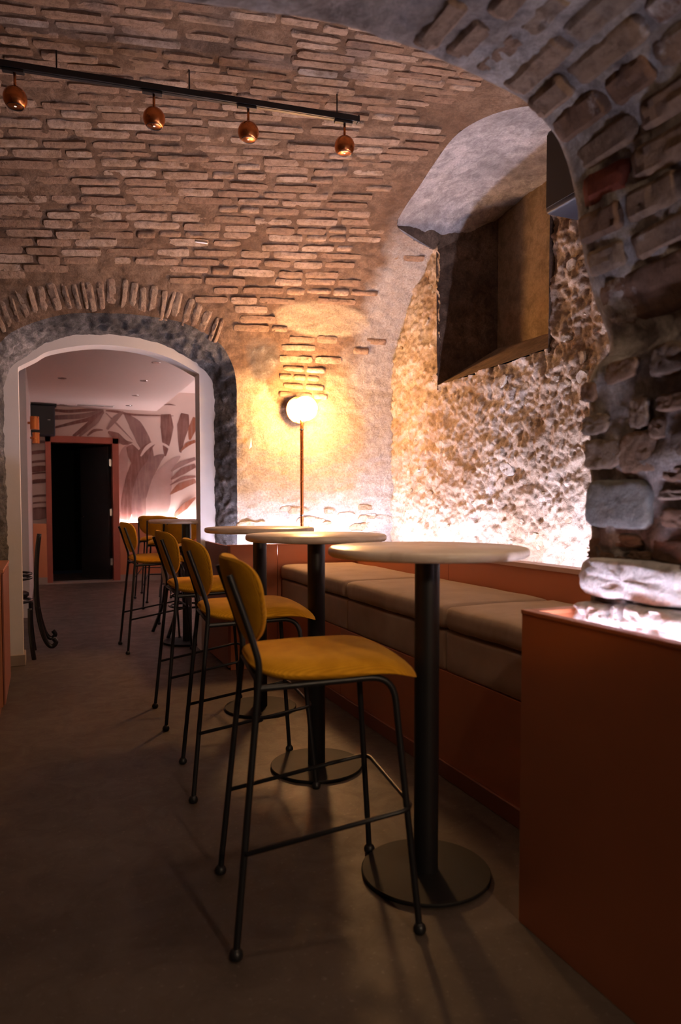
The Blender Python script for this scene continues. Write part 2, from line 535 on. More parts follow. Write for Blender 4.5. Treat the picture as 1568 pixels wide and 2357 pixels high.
def inside(poly, x, z):
    c = False
    n = len(poly)
    j = n - 1
    for i in range(n):
        if (poly[i][1] > z) != (poly[j][1] > z) and x < (poly[j][0] - poly[i][0]) * (z - poly[i][1]) / (poly[j][1] - poly[i][1]) + poly[i][0]:
            c = not c
        j = i
    return c

# lunette outline in (x, y) cut in the vault, from the back corner to the front
LUN = [(2.95, 5.02), (2.72, 4.96), (2.511, 4.862), (2.485, 4.70), (2.490, 4.50), (2.475, 4.25), (2.462, 3.96), (2.53, 3.74), (2.653, 3.58), (2.78, 3.50), (2.95, 3.46)]
lun = smooth_outline(LUN, 6)
lun_poly = lun + [(3.3, 3.46), (3.3, 5.02)]

def tone(P, s):
    """intrinsic colours of the wall: r pale lime, g ochre plaster, b dark grey"""
    x, z = P.x, P.z
    nz = fbm(P, 2.3, 4) * 0.5
    nf = fbm(P, 7.0, 3) * 0.35
    lime = max(0, min(1, (x - 2.50 + 0.25 * nz) / 0.16 + nf)) * (1 if z < 3.2 else max(0, 1 - (z - 3.2) / 0.25)) * (0.75 if P.y > 4.7 else 0)
    if z < 1.35: lime = max(lime, min(1, (1.38 - z) / 0.25 + nz))
    och = 0.0
    if z < 2.55:
        och = max(0, min(1, (2.42 + 0.25 * nz - z) / 0.12)) * 0.95
        d = math.hypot((x - 2.02) / 0.27, (z - 2.28) / 0.24)
        if d < 1: och *= 0.25
    # trowelled patch on the vault, right
    d = math.hypot((x - 2.2) / 0.42, (s - s_of_z(2.78)) / 0.14)
    if d < 1.1: och = max(och, min(1, (1.1 - d) / 0.15))
    dk = 0.0
    d = math.hypot((x - 1.70 + 0.1 * nz) / 0.13, (z - 2.42) / 0.17)
    if d < 1.2: dk = max(0, min(0.8, (1.2 - d) * 1.6 + nf))
    return (lime, och, dk, 1)

def sheet(name, xs, ss, holefn, snap, mat, tonefn=None, kind='structure', disp=rough_off):
    nx, ns = len(xs), len(ss)
    vs, tn = [], []
    for s in ss:
        P0, T, N = surf(0, s)
        for x in xs:
            P = Vector((x, P0.y, P0.z))
            vs.append(P + N * disp(P))
            if tonefn: tn.append(tonefn(P, s))
    fs = []
    cxs = [(xs[i] + xs[i + 1]) / 2 for i in range(nx - 1)]
    for j in range(ns - 1):
        Pm, _, _ = surf(0, (ss[j] + ss[j + 1]) / 2)
        for i in range(nx - 1):
            if holefn and holefn(cxs[i], Pm.y, Pm.z): continue
            fs.append((j * nx + i, j * nx + i + 1, (j + 1) * nx + i + 1, (j + 1) * nx + i))
    me = bpy.data.meshes.new(name)
    me.from_pydata([tuple(v) for v in vs], [], fs)
    me.materials.append(mat)
    me.polygons.foreach_set('use_smooth', [True] * len(me.polygons))
    if tonefn:
        a = me.color_attributes.new('tone', 'FLOAT_COLOR', 'POINT')
        a.data.foreach_set('color', np.array(tn, dtype=np.float32).ravel())
    if snap is not None:
        cnt = {}
        for f in fs:
            for k in range(4):
                e = tuple(sorted((f[k], f[(k + 1) % 4])))
                cnt[e] = cnt.get(e, 0) + 1
        bd = set()
        for e, c in cnt.items():
            if c == 1: bd.update(e)
        for i in bd:
            me.vertices[i].co = snap(me.vertices[i].co.copy())
    me.update()
    o = bpy.data.objects.new(name, me)
    COL.objects.link(o)
    return tag(o, kind=kind)

door_list = [tuple(p) for p in door_r]
def door_hole(x, y, z): return z < 2.75 and inside(door_list, x, z)
def snap_door(co):
    if co.z > 2.85 or co.x < -0.6 or co.x > 1.7 or co.z < 0.03: return co
    d = np.hypot(door_r[:, 0] - co.x, door_r[:, 1] - co.z)
    k = int(np.argmin(d))
    if d[k] > 0.06: return co
    P, T, N = surf(door_r[k, 0], s_of_z(max(0.0, door_r[k, 1])))
    P = P + N * rough_off(P)
    return P
STEP = 0.0175
xs = list(np.arange(-2.6, X_R + 0.06, STEP))
wall_back = sheet('wall_back', xs, list(np.arange(0, S_SPLIT, STEP)) + [S_SPLIT], door_hole, snap_door, M['vault_mortar'], tone)
def lun_hole(x, y, z): return z > 3.1 and x > 2.4 and inside(lun_poly, x, y)
lun_np = np.array(lun)
def snap_lun(co):
    if co.x < 2.40 or co.y < 3.35 or co.y > 5.1 or co.z < 3.1 or co.x > 2.97: return co
    d = np.hypot(lun_np[:, 0] - co.x, lun_np[:, 1] - co.y); k = int(np.argmin(d))
    if d[k] > 0.05: return co
    return vault_pt(lun_np[k, 0], lun_np[k, 1])
def vault_pt(x, y):
    z = ZS + VB * math.sqrt(max(0, 1 - ((y - YC) / VA) ** 2))
    return Vector((x, y, z))
ceiling = sheet('ceiling', xs, list(np.arange(S_SPLIT, S_END, STEP)) + [S_END], lun_hole, snap_lun, M['vault_mortar'], tone)

# ---- rough splayed reveal of the doorway (part of the back wall)
rv, rf = [], []
K = 20
for i in range(NR):
    P0, T, N = surf(door_r[i, 0], s_of_z(max(0.0, door_r[i, 1])))
    P0 = P0 + N * rough_off(P0)
    P1 = Vector((door_w[i, 0], 5.93, door_w[i, 1]))
    cdir = Vector((0.58 - P0.x, 0, (1.6 - P0.z) if P0.z > 1.9 else 0)).normalized()
    for k in range(K + 1):
        t = k / K
        P = P0.lerp(P1, t)
        # rounded lip
        bul = 0.035 * math.sin(math.pi * min(1, t * 1.0)) * (1 if P.z > 0.05 else 0)
        amp = math.sin(math.pi * t) ** 0.6 if 0 < t < 1 else 0
        P = P - cdir * (bul * -0.3) + Vector((1, 1, 1)) * 0
        P += cdir * amp * (0.026 * fbm(P, 5, 4) + 0.024 * fbm(P, 17, 4) + 0.006)
        rv.append(P)
for i in range(NR - 1):
    for k in range(K):
        rf.append((i * (K + 1) + k, i * (K + 1) + k + 1, (i + 1) * (K + 1) + k + 1, (i + 1) * (K + 1) + k))
MB().add(rv, rf).build('doorway_reveal', M['reveal'], wall_back, smooth=True)

# ---- painted inner arch (thin wall behind the rough doorway)
wv_, wf_ = [], []
outer = [(1.6, 0.0)] + [(1.6, z) for z in (1.0, 2.0)] + [(1.6, 2.9), (0.6, 2.95), (-0.5, 2.9), (-0.5, 2.0), (-0.5, 0.0)]
outer = resample(outer, NR)
inr = door_i
for i in range(NR):
    for (q, y) in ((outer[i], 5.92), (inr[i], 5.92), (inr[i], 6.10), (outer[i], 6.10)):
        wv_.append((q[0], y, q[1]))
for i in range(NR - 1):
    for k in range(3):
        wf_.append((i * 4 + k, i * 4 + k + 1, (i + 1) * 4 + k + 1, (i + 1) * 4 + k))
wm = MB().add(wv_, wf_).build('wall_middle', M['white_paint'], None, smooth=True, autosmooth=35)
tag(wm, kind='structure')
for a, b in (((-0.40, 5.905, 0), (-0.14, 6.115, 0.085)),):
    tag(MB().box(a, b).build('baseboard_middle', M['skirting'], bevel=0.004), kind='structure')

# ---- rubble wall on the right with the niche
NY0, NY1, NZ0 = 3.62, 4.97, 2.2     # niche opening along y, sill height
def rub_off(P):
    q = P + Vector((0.3, 0.02 * fbm(P, 9, 2), 0.02 * fbm(P + Vector((4, 4, 4)), 9, 2)))
    d1 = noise.voronoi(q * 7.5)[0]
    d2 = noise.voronoi(q * 19.0)[0]
    return 0.024 * fbm(P, 1.7, 3) + 0.022 * min(0.35, d1[1] - d1[0]) + 0.016 * min(0.4, d2[1] - d2[0]) + 0.026 * fbm(P, 8.0, 5) + 0.012 * fbm(P, 34.0, 4) - 0.008
ys = list(np.arange(1.45, YW + 0.08, 0.0115)); zs = list(np.arange(0.8, 3.66, 0.0115))
rv, rf = [], []
for z in zs:
    for y in ys:
        P = Vector((X_R, y, z))
        rv.append(P - Vector((1, 0, 0)) * (rub_off(P) + 0.01))
NYN = len(ys)
def in_niche(y, z): return NY0 < y < NY1 + 0.03 * 0 and z > NZ0 + (y - 4.3) * -0.018
for j in range(len(zs) - 1):
    for i in range(NYN - 1):
        yc, zc = (ys[i] + ys[i + 1]) / 2, (zs[j] + zs[j + 1]) / 2
        if in_niche(yc, zc): continue
        rf.append((j * NYN + i, (j + 1) * NYN + i, (j + 1) * NYN + i + 1, j * NYN + i + 1))
wall_right = tag(MB().add(rv, rf).build('wall_right', M['rubble'], smooth=True), kind='structure')

# niche surfaces: jamb, back, sill, soffit, near jamb (parts of the right wall)
XB = 3.50
def patch(name, a, b, c, d, n, m, mat, amp, parent, off=Vector((0, 0, 0))):
    a, b, c, d = map(Vector, (a, b, c, d))
    nrm = (b - a).cross(d - a).normalized()
    vs = []
    for j in range(m + 1):
        for i in range(n + 1):
            u, v = i / n, j / m
            P = a * (1 - u) * (1 - v) + b * u * (1 - v) + c * u * v + d * (1 - u) * v
            e = min(1, 8 * min(u, 1 - u, v, 1 - v) + 0.15)
            vs.append(P + nrm * (amp * e * (fbm(P, 5, 4) + 0.5 * fbm(P, 18, 3))))
    fs = [(j * (n + 1) + i, j * (n + 1) + i + 1, (j + 1) * (n + 1) + i + 1, (j + 1) * (n + 1) + i) for j in range(m) for i in range(n)]
    return MB().add(vs, fs).build(name, mat, parent, smooth=True)
XF = X_R - 0.02
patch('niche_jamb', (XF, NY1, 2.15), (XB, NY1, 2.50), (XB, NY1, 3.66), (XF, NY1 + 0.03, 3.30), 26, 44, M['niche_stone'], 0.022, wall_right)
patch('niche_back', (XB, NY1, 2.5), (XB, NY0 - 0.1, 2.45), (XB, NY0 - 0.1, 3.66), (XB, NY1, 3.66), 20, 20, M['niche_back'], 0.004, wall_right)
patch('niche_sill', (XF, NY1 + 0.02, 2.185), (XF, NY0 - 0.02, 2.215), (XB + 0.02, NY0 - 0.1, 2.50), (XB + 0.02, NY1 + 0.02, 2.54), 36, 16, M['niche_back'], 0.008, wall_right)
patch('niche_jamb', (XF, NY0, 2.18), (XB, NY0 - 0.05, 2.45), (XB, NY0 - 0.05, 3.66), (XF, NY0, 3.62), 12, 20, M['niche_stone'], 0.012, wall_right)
sv, sf = [], []
A = resample(lun[2:], 40)
for i in range(40):
    t = i / 39
    p0 = vault_pt(A[i, 0], A[i, 1])
    p1 = Vector((XB + 0.03, NY1 + 0.02 + (NY0 - 0.15 - NY1) * t, 3.60 + 0.05 * math.sin(math.pi * t)))
    if t > 0.7: p1.x = p0.x + (p1.x - p0.x) * (1 - (t - 0.7) / 0.3 * 0.6)
    for k in range(25):
        v = k / 24
        P = p0.lerp(p1, v)
        P.z += 0.06 * math.sin(math.pi * v) * min(1, t * 5)
        e = min(1, 6 * v)
        P.z += e * (0.018 * fbm(P, 3.5, 4) + 0.006 * fbm(P, 14, 3))
        sv.append(P)
for i in range(39):
    for k in range(24):
        sf.append((i * 25 + k, i * 25 + k + 1, (i + 1) * 25 + k + 1, (i + 1) * 25 + k))
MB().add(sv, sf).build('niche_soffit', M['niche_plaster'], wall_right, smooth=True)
# side triangle between vault edge, wall top and soffit
tv, tf = [], []
for i in range(17):
    t = i / 16
    a = Vector((2.511, 4.862, 3.342)).lerp(Vector((XB + 0.02, NY1 + 0.02, 3.62)), t)
    b = Vector((2.511, 4.862, 3.332)).lerp(Vector((XF, NY1 + 0.04, 3.26)), min(1, t * 1.8)) if t < 0.555 else Vector((XF, NY1 + 0.02, 3.26)).lerp(Vector((XB + .02, NY1 + 0.02, 3.58)), (t - 0.555) / 0.445)
    for k in range(7):
        P = a.lerp(b, k / 6)
        P.y -= 0.012 * fbm(P, 9, 4) * math.sin(math.pi * k / 6)
        tv.append(P)
for i in range(16):
    for k in range(6):
        tf.append((i * 7 + k, i * 7 + k + 1, (i + 1) * 7 + k + 1, (i + 1) * 7 + k))
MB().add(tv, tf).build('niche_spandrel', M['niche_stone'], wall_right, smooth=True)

# ---- front arch: soffit, right jamb, faces
ARCH = [(1.50, 0.0), (1.497, 0.94), (1.487, 1.30), (1.479, 1.60), (1.535, 1.67), (1.548, 1.72), (1.488, 1.84), (1.437, 1.995), (1.411, 2.126), (1.362, 2.251), (1.285, 2.318),
        (1.226, 2.345), (1.098, 2.369), (0.964, 2.388), (0.776, 2.401), (0.602, 2.391), (0.291, 2.350), (0.158, 2.322), (-0.036, 2.282), (-0.35, 2.17), (-0.65, 2.0), (-0.88, 1.75), (-0.98, 1.45), (-1.0, 0.9), (-1.0, 0.0)]
YA, YA0 = 1.66, 0.72
arch_c = resample([ARCH[0], ARCH[1]] + smooth_outline(ARCH[1:-1], 6)[1:] + [ARCH[-1]], 330)
arch_d = np.concatenate([[0], np.cumsum(np.hypot(*np.diff(arch_c, axis=0).T))])
def arch_at(d):
    x, z = np.interp(d, arch_d, arch_c[:, 0]), np.interp(d, arch_d, arch_c[:, 1])
    x2, z2 = np.interp(d + .02, arch_d, arch_c[:, 0]), np.interp(d + .02, arch_d, arch_c[:, 1])
    x1, z1 = np.interp(d - .02, arch_d, arch_c[:, 0]), np.interp(d - .02, arch_d, arch_c[:, 1])
    T = Vector((x2 - x1, 0, z2 - z1)).normalized()
    N = Vector((-T.z, 0, T.x))            # right jamb: T up -> N = -x (into the opening)
    return Vector((x, 0, z)), T, N
av, af = [], []
MA = 44
for i in range(len(arch_c)):
    P0, T, N = arch_at(arch_d[i])
    for k in range(MA + 1):
        y = YA0 + (YA - YA0) * k / MA
        P = Vector((P0.x, y, P0.z))
        e = min(1, 0.25 + (YA - y) / 0.06) if y > YA - 0.06 else 1
        lipr = -0.02 * (max(0, (y - (YA - 0.05)) / 0.05)) ** 2
        P = P + N * (e * (0.016 * fbm(P, 3.2, 3) + 0.013 * fbm(P, 10, 4) + 0.006 * fbm(P, 32, 3)) + lipr)
        av.append(P)
for i in range(len(arch_c) - 1):
    for k in range(MA):
        af.append((i * (MA + 1) + k, i * (MA + 1) + k + 1, (i + 1) * (MA + 1) + k + 1, (i + 1) * (MA + 1) + k))
fm = MB().add(av, af)
out_c = resample([(3.3, 0.0), (3.3, 3.9), (-2.7, 3.9), (-2.7, 0.0)], len(arch_c))
for y, kk in ((YA, MA), (YA0, 0)):
    base = len(fm.v)
    fm.v += [(out_c[i, 0], y, out_c[i, 1]) for i in range(len(arch_c))]
    for i in range(len(arch_c) - 1):
        fm.f.append((i * (MA + 1) + kk, (i + 1) * (MA + 1) + kk, base + i + 1, base + i))
wall_front = tag(fm.build('wall_front', M['arch_mortar'], smooth=True, autosmooth=50), kind='structure')

# ---- left wall of the vaulted bay and of the passage
tag(MB().box((-2.75, YA, 0), (-2.6, YW, 3.7)).build('wall_left', M['vault_mortar']), kind='structure')

# ================================================================ BRICKS AND STONES
def slab_mesh(name, mat, seed, nx=7, ny=2, edge=0.16, top=0.35, round_=0.28, pw=4.0):
    """irregular brick: unit length x, unit height y, top at z~1, skirt down to -1"""
    r = random.Random(seed)
    o = Vector((r.uniform(-50, 50), r.uniform(-50, 50), r.uniform(-50, 50)))
    vs, fs = [], []
    for j in range(ny + 1):
        for i in range(nx + 1):
            u, v = -1 + 2 * i / nx, -1 + 2 * j / ny
            x, y = u * 0.5, v * 0.5
            if i in (0, nx) or j in (0, ny):
                q = Vector((u * 2.2, v * 0.8, 0)) + o
                x *= 1 - edge * 0.35 * (1 + noise.noise(q))
                y *= 1 - edge * (1 + noise.noise(q + Vector((9, 3, 1))))
                if i in (0, nx) and j in (0, ny): x *= 0.95; y *= 0.85
                z = 1 - round_ * (0.7 + 0.5 * r.random())
            else:
                z = 1 + top * noise.noise(Vector((u * 3, v * 2, 5)) + o)
            vs.append((x, y, z))
    W = nx + 1
    fs += [(j * W + i, j * W + i + 1, (j + 1) * W + i + 1, (j + 1) * W + i) for j in range(ny) for i in range(nx)]
    ring = [i for i in range(nx + 1)] + [j * W + nx for j in range(1, ny + 1)] + [ny * W + i for i in range(nx - 1, -1, -1)] + [j * W for j in range(ny - 1, 0, -1)]
    b = len(vs)
    for k in ring: vs.append((vs[k][0] * 1.03, vs[k][1] * 1.06, -1))
    n = len(ring)
    for k in range(n):
        k2 = (k + 1) % n
        fs.append((ring[k], b + k, b + k2, ring[k2]))
    me = bpy.data.meshes.new(name)
    me.from_pydata(vs, [], fs)
    me.materials.append(mat)
    me.polygons.foreach_set('use_smooth', [True] * len(me.polygons))
    me.set_sharp_from_angle(angle=math.radians(50))
    a = me.attributes.new('rnd', 'FLOAT', 'POINT')
    val = r.random()
    a.data.foreach_set('value', [val] * len(vs))
    me['rnd'] = val
    me.update()
    return me

def stone_mesh(name, mat, seed, pw=3.0, jag=0.34, seg_=11, prof_=((0.55, 0.98), (0.93, 0.86), (1.0, 0.35), (1.06, -1.0)), amp=0.38, sharp=38):
    r = random.Random(seed)
    o = Vector((r.uniform(-50, 50), r.uniform(-50, 50), r.uniform(-50, 50)))
    vs = [(0, 0, 1.0)]
    fs = []
    rad = []
    fine = seg_ > 16
    for k in range(seg_):
        a = 2 * math.pi * k / seg_
        c, s_ = math.cos(a), math.sin(a)
        q = (abs(c) ** pw + abs(s_) ** pw) ** (-1 / pw)
        v = Vector((c * 1.7, s_ * 1.7, 0)) + o
        rad.append(0.5 * q * (1 + jag * (noise.fractal(v, 0.8, 2.0, 3) if fine else noise.noise(v))))
    n = len(prof_)
    for i, (rr, z) in enumerate(prof_):
        for k in range(seg_):
            a = 2 * math.pi * k / seg_
            v = Vector((math.cos(a) * 2 * rr, math.sin(a) * 2 * rr, 3)) + o
            zz = z + (amp * (noise.fractal(v * 1.4, 0.8, 2.0, 4) if fine else noise.noise(v)) if i < n - 1 else 0)
            vs.append((math.cos(a) * rad[k] * rr, math.sin(a) * rad[k] * rr, zz))
    for k in range(seg_): fs.append((0, 1 + k, 1 + (k + 1) % seg_))
    for i in range(n - 1):
        for k in range(seg_):
            k2 = (k + 1) % seg_
            fs.append((1 + i * seg_ + k, 1 + (i + 1) * seg_ + k, 1 + (i + 1) * seg_ + k2, 1 + i * seg_ + k2))
    me = bpy.data.meshes.new(name)
    me.from_pydata(vs, [], fs)
    me.materials.append(mat)
    me.polygons.foreach_set('use_smooth', [True] * len(me.polygons))
    me.set_sharp_from_angle(angle=math.radians(sharp))
    a = me.attributes.new('rnd', 'FLOAT', 'POINT')
    a.data.foreach_set('value', [r.random()] * len(vs))
    me.update()
    return me
BIG = dict(seg_=30, prof_=((0.25, 1.0), (0.5, 1.0), (0.72, 0.98), (0.88, 0.92), (0.96, 0.72), (1.0, 0.3), (1.02, -0.3), (1.04, -1.0)), amp=0.17, sharp=80)

def place(name, me, P, X, Y, N, sx, sy, sz, parent):
    o = bpy.data.objects.new(name, me)
    COL.objects.link(o)
    m = Matrix((X * sx, Y * sy, N * sz)).transposed().to_4x4()
    m.translation = P
    o.parent = parent
    o.matrix_world = m
    o.matrix_local = m
    return o

def project_area(P, X, Y, L, H):
    d = P - _C
    z = d.dot(_F)
    if z < 0.2: return 0
    px = CX + F_PX * d.dot(_R) / z; py = CY - F_PX * d.dot(_U) / z
    if not (-60 < px < 1400 and -40 < py < 900): return 0
    nrm = X.cross(Y)
    return L * H * abs(nrm.dot(d.normalized())) / (z * z)

# vault bricks
BR = [slab_mesh('brick', M['brick'], 100 + i) for i in range(36)]
cand = []
PITCH_B = 0.0735
s0, s1 = s_of_z(2.44), s_of_z(2.9) + 4.2
YEND = 2.7
j = 0
sj = s0
while True:
    Pm, _, _ = surf(0, sj)
    if Pm.y < YEND: break
    f = (sj - s0) / (arc[-1] * 0.5 - s0)
    kap = 0.035 + 0.17 * min(1, max(0, f))
    x = -2.5 + rng.uniform(0, 0.25)
    wob = rng.uniform(0, 10)
    while x < X_R - 0.03:
        L = rng.choice((0.15, 0.22, 0.26, 0.29, 0.31, 0.33)) * rng.uniform(0.88, 1.1)
        xc = x + L / 2
        x += L + rng.uniform(0.004, 0.018)
        s = sj + kap * (xc - 1.1) + 0.008 * math.sin(xc * 2.1 + wob) + rng.uniform(-0.004, 0.004)
        P, T, N = surf(xc, s)
        if P.z < 2.40: continue
        keep = 0.975
        nz = fbm(P, 1.9, 3)
        if nz > 0.5: keep = 0.4
        # doorway and its ring of upright bricks
        if P.z < 2.99 and -0.55 < xc < 1.45 and inside([(-0.55, 0), (-0.45, 2.55), (-0.15, 2.80), (0.3, 2.96), (0.75, 2.98), (1.1, 2.90), (1.42, 2.72), (1.72, 2.35), (1.7, 0)], xc, P.z): continue
        if xc < 1.78 + L / 2 and P.z < 2.62 and xc > 1.2: continue
        if xc < -0.3 and P.z < 2.5: continue
        # trowelled patch, plastered strip beside the niche
        if math.hypot((xc - 2.2) / (0.40 + L / 2 * 0.6), (s - s_of_z(2.78)) / 0.16) < 1: continue
        if xc + L / 2 > 2.52 and P.z < 3.2: keep = 0.22
        if P.z > 3.1 and xc + L / 2 > 2.45 and P.y < 5.1: continue
        if xc + L / 2 > X_R - 0.03: continue
        if P.z < 2.52 and not (1.8 < xc < 2.35): continue
        if rng.random() > keep: continue
        H = 0.064 * rng.uniform(0.8, 1.12)
        X = (Vector((1, 0, 0)) + T * (kap + rng.uniform(-0.02, 0.02))).normalized()
        Y = N.cross(X).normalized()
        cand.append((project_area(P, X, Y, L, H), P, X, Y, N, L, H, rng.uniform(0.007, 0.014), rng.randrange(36)))
    sj += PITCH_B
# short courses showing through the plaster round the lamp
for k, z in enumerate((2.17, 2.245, 2.32, 2.39)):
    x = 1.86 + 0.03 * (k % 2)
    while x < 2.2:
        L = rng.uniform(0.11, 0.2)
        P, T, N = surf(x + L / 2, s_of_z(z))
        cand.append((project_area(P, Vector((1, 0, 0)), T, L, 0.05), P, Vector((1, 0, 0)), T, N, L, 0.052, 0.011, rng.randrange(36)))
        x += L + 0.015
cand.sort(key=lambda c: -c[0])
def brick_pos(P, N, th): return P + N * (base_off(P) - 0.002 + 0.004 * fbm(P, 3.0, 2))
rest_v, rest_f, rest_r = [], [], []
for i, (ar, P, X, Y, N, L, H, th, k) in enumerate(cand):
    Q = brick_pos(P, N, th)
    on_wall = P.z < 2.98
    if i < 300:
        place('brick', BR[k], Q, X, Y, N, L, H, th, wall_back if on_wall else ceiling)
    else:
        me = BR[k]
        b = len(rest_v)
        for v in me.vertices: rest_v.append(Q + X * (v.co.x * L) + Y * (v.co.y * H) + N * (v.co.z * th))
        rest_f += [tuple(ii + b for ii in f.vertices) for f in me.polygons]
        rest_r += [me['rnd']] * len(me.vertices)
ro = MB().add(rest_v, rest_f).build('brick_courses', M['brick'], ceiling, smooth=True)
ro['kind'] = 'stuff'
a = ro.data.attributes.new('rnd', 'FLOAT', 'POINT')
a.data.foreach_set('value', rest_r)

# ring of upright bricks over the doorway
ring_c = resample(smooth_outline([(-0.40, 2.44), (-0.20, 2.63), (0.03, 2.735), (0.32, 2.785), (0.62, 2.805), (0.943, 2.765), (1.18, 2.70), (1.36, 2.60)]), 60)
rd = np.concatenate([[0], np.cumsum(np.hypot(*np.diff(ring_c, axis=0).T))])
d = 0.03
VO = [slab_mesh('voussoir_brick', M['vous'], 400 + i, 7, 3, 0.2, 0.7, 0.4) for i in range(12)]
while d < rd[-1] - 0.03:
    wdt = rng.uniform(0.036, 0.078)
    x, z = np.interp(d, rd, ring_c[:, 0]), np.interp(d, rd, ring_c[:, 1])
    P, T, N = surf(float(x), s_of_z(float(z)))
    rad_ = (Vector((1, 0, 0)) * ((x - 0.62) * 0.42 + rng.uniform(-.1, .1)) + T * 1.0).normalized()
    P = P + T * rng.uniform(-0.02, 0.02)
    Yv = N.cross(rad_).normalized()
    place('voussoir_brick', rng.choice(VO), P + N * (base_off(P) - 0.006), rad_, Yv, N, rng.uniform(0.20, 0.27), wdt, rng.uniform(0.012, 0.020), wall_back)
    d += wdt + rng.uniform(0.003, 0.02)
# low stones of the back wall just above the ledge
ST = [stone_mesh('stone', M['rubble_stone'], 600 + i) for i in range(18)]
for i in range(26):
    xx, zz = rng.uniform(1.56, 2.85), rng.uniform(0.96, 1.22)
    P, T, N = surf(xx, s_of_z(zz))
    sz = rng.uniform(0.07, 0.2)
    place('stone', rng.choice(ST), P + N * rough_off(P), Vector((1, 0, 0)), T, N, sz, sz * rng.uniform(0.3, 0.5), rng.uniform(0.008, 0.02), wall_back)

# rubble stones
taken = []
tries = 0
while len(taken) < 130 and tries < 6000:
    tries += 1
    y, z = rng.uniform(1.8, YW - 0.03), rng.uniform(0.95, 3.5)
    big = len(taken) < 24
    sz = rng.uniform(0.08, 0.15) if big else rng.uniform(0.03, 0.07)
    if in_niche(y, z) or (NY0 - sz * .4 < y < NY1 + sz * .4 and z > NZ0 - sz * .4): continue
    zv = ZS + VB * math.sqrt(max(0, 1 - ((y - YC) / VA) ** 2)) if z > ZS else 9
    if z > zv - 0.04: continue
    if any((y - a) ** 2 + (z - b) ** 2 < ((sz + c) * 0.5) ** 2 for a, b, c in taken): continue
    taken.append((y, z, sz))
    P = Vector((X_R, y, z))
    ang = rng.uniform(-0.5, 0.5)
    Yd = Vector((0, -math.cos(ang), math.sin(ang))); Zd = Vector((0, math.sin(ang), math.cos(ang)))
    N = Vector((-1, 0, 0))
    tilt = Vector((-1, rng.uniform(-.25, .25), rng.uniform(-.25, .25))).normalized()
    place('stone', rng.choice(ST), P + N * (rub_off(P) + 0.004), Yd, Zd, tilt, sz, sz * rng.uniform(0.5, 0.85), rng.uniform(0.004, 0.011) if not big else rng.uniform(.006, .012), wall_right)

# front arch: jamb stones read from the photo on the jamb plane, then voussoirs along the curve
AB = [stone_mesh('stone', M['arch_brick'], 800 + i, pw=4.0, jag=0.2, **BIG) for i in range(14)]
AVB = [slab_mesh('arch_brick', M['arch_brick'], 850 + i, 9, 5, 0.09, 0.28, 0.4) for i in range(14)]
AG = stone_mesh('stone', M['arch_grey'], 905, pw=8, jag=0.06, **BIG)
AP = [stone_mesh('stone', M['arch_pale'], 910 + i, pw=6, jag=0.12, **BIG) for i in range(4)]
AR = slab_mesh('arch_brick', M['arch_red'], 920, 6, 3, 0.06, 0.2, 0.4)
def jamb_stone(me, x0, y0, x1, y1, th, rot=0.0, prot=0.012):
    a, b = at(x0, (y0 + y1) / 2, 'x', 1.485), at(x1, (y0 + y1) / 2, 'x', 1.485)
    c, e = at((x0 + x1) / 2, y0, 'x', 1.485), at((x0 + x1) / 2, y1, 'x', 1.485)
    L, H = abs(a.y - b.y), abs(c.z - e.z)
    ctr = Vector((1.485, (a.y + b.y) / 2, (c.z + e.z) / 2))
    xw = float(np.interp(ctr.z, arch_c[:150, 1], arch_c[:150, 0]))
    Yd = Vector((0, -math.cos(rot), math.sin(rot))); Zd = Vector((0, math.sin(rot), math.cos(rot)))
    place('stone', me, Vector((xw - prot, ctr.y, ctr.z)), Yd, Zd, Vector((-1, 0, 0)), L, H, th, wall_front)
S = jamb_stone
S(AG, 1350, 1103, 1500, 1218, 0.024, 0, -0.006)
S(AP[0], 1346, 1290, 1590, 1385, 0.05, 0.0, 0.0)
S(AP[1], 1350, 1388, 1425, 1440, 0.07, 0, 0.0)
S(AP[2], 1432, 1392, 1452, 1450, 0.06, 0, 0.0)
S(AP[3], 1458, 1398, 1600, 1480, 0.07, 0, 0.0)
for (x0, y0, x1, y1) in ((1345, 880, 1380, 925), (1345, 955, 1405, 1000), (1348, 1010, 1440, 1080), (1425, 990, 1520, 1090), (1500, 790, 1580, 862), (1520, 900, 1600, 945), (1455, 915, 1500, 985),
                         (1400, 830, 1470, 880), (1530, 1070, 1600, 1110), (1400, 1230, 1475, 1262), (1500, 1240, 1600, 1300), (1355, 1235, 1392, 1275), (1515, 1125, 1580, 1150), (1520, 1170, 1600, 1215), (1500, 960, 1540, 1010), (1545, 990, 1610, 1050), (1350, 1270, 1440, 1292), (1445, 1268, 1500, 1290)):
    S(rng.choice(AB), x0, y0, min(x1, 1640), y1, 0.020, rng.uniform(-.08, .08), -0.009)
# hidden-side stones of the jamb nearer the camera
for z in np.arange(0.15, 1.6, 0.13):
    y = 1.28
    while y > 0.8:
        L = rng.uniform(0.12, 0.24)
        xw = float(np.interp(z, arch_c[:150, 1], arch_c[:150, 0]))
        if z > 0.95: place('stone', rng.choice(AB), Vector((xw - 0.004, y - L / 2, z)), Vector((0, -1, 0)), Vector((0, 0, 1)), Vector((-1, 0, 0)), L, 0.095, 0.03, wall_front)
        y -= L + 0.03
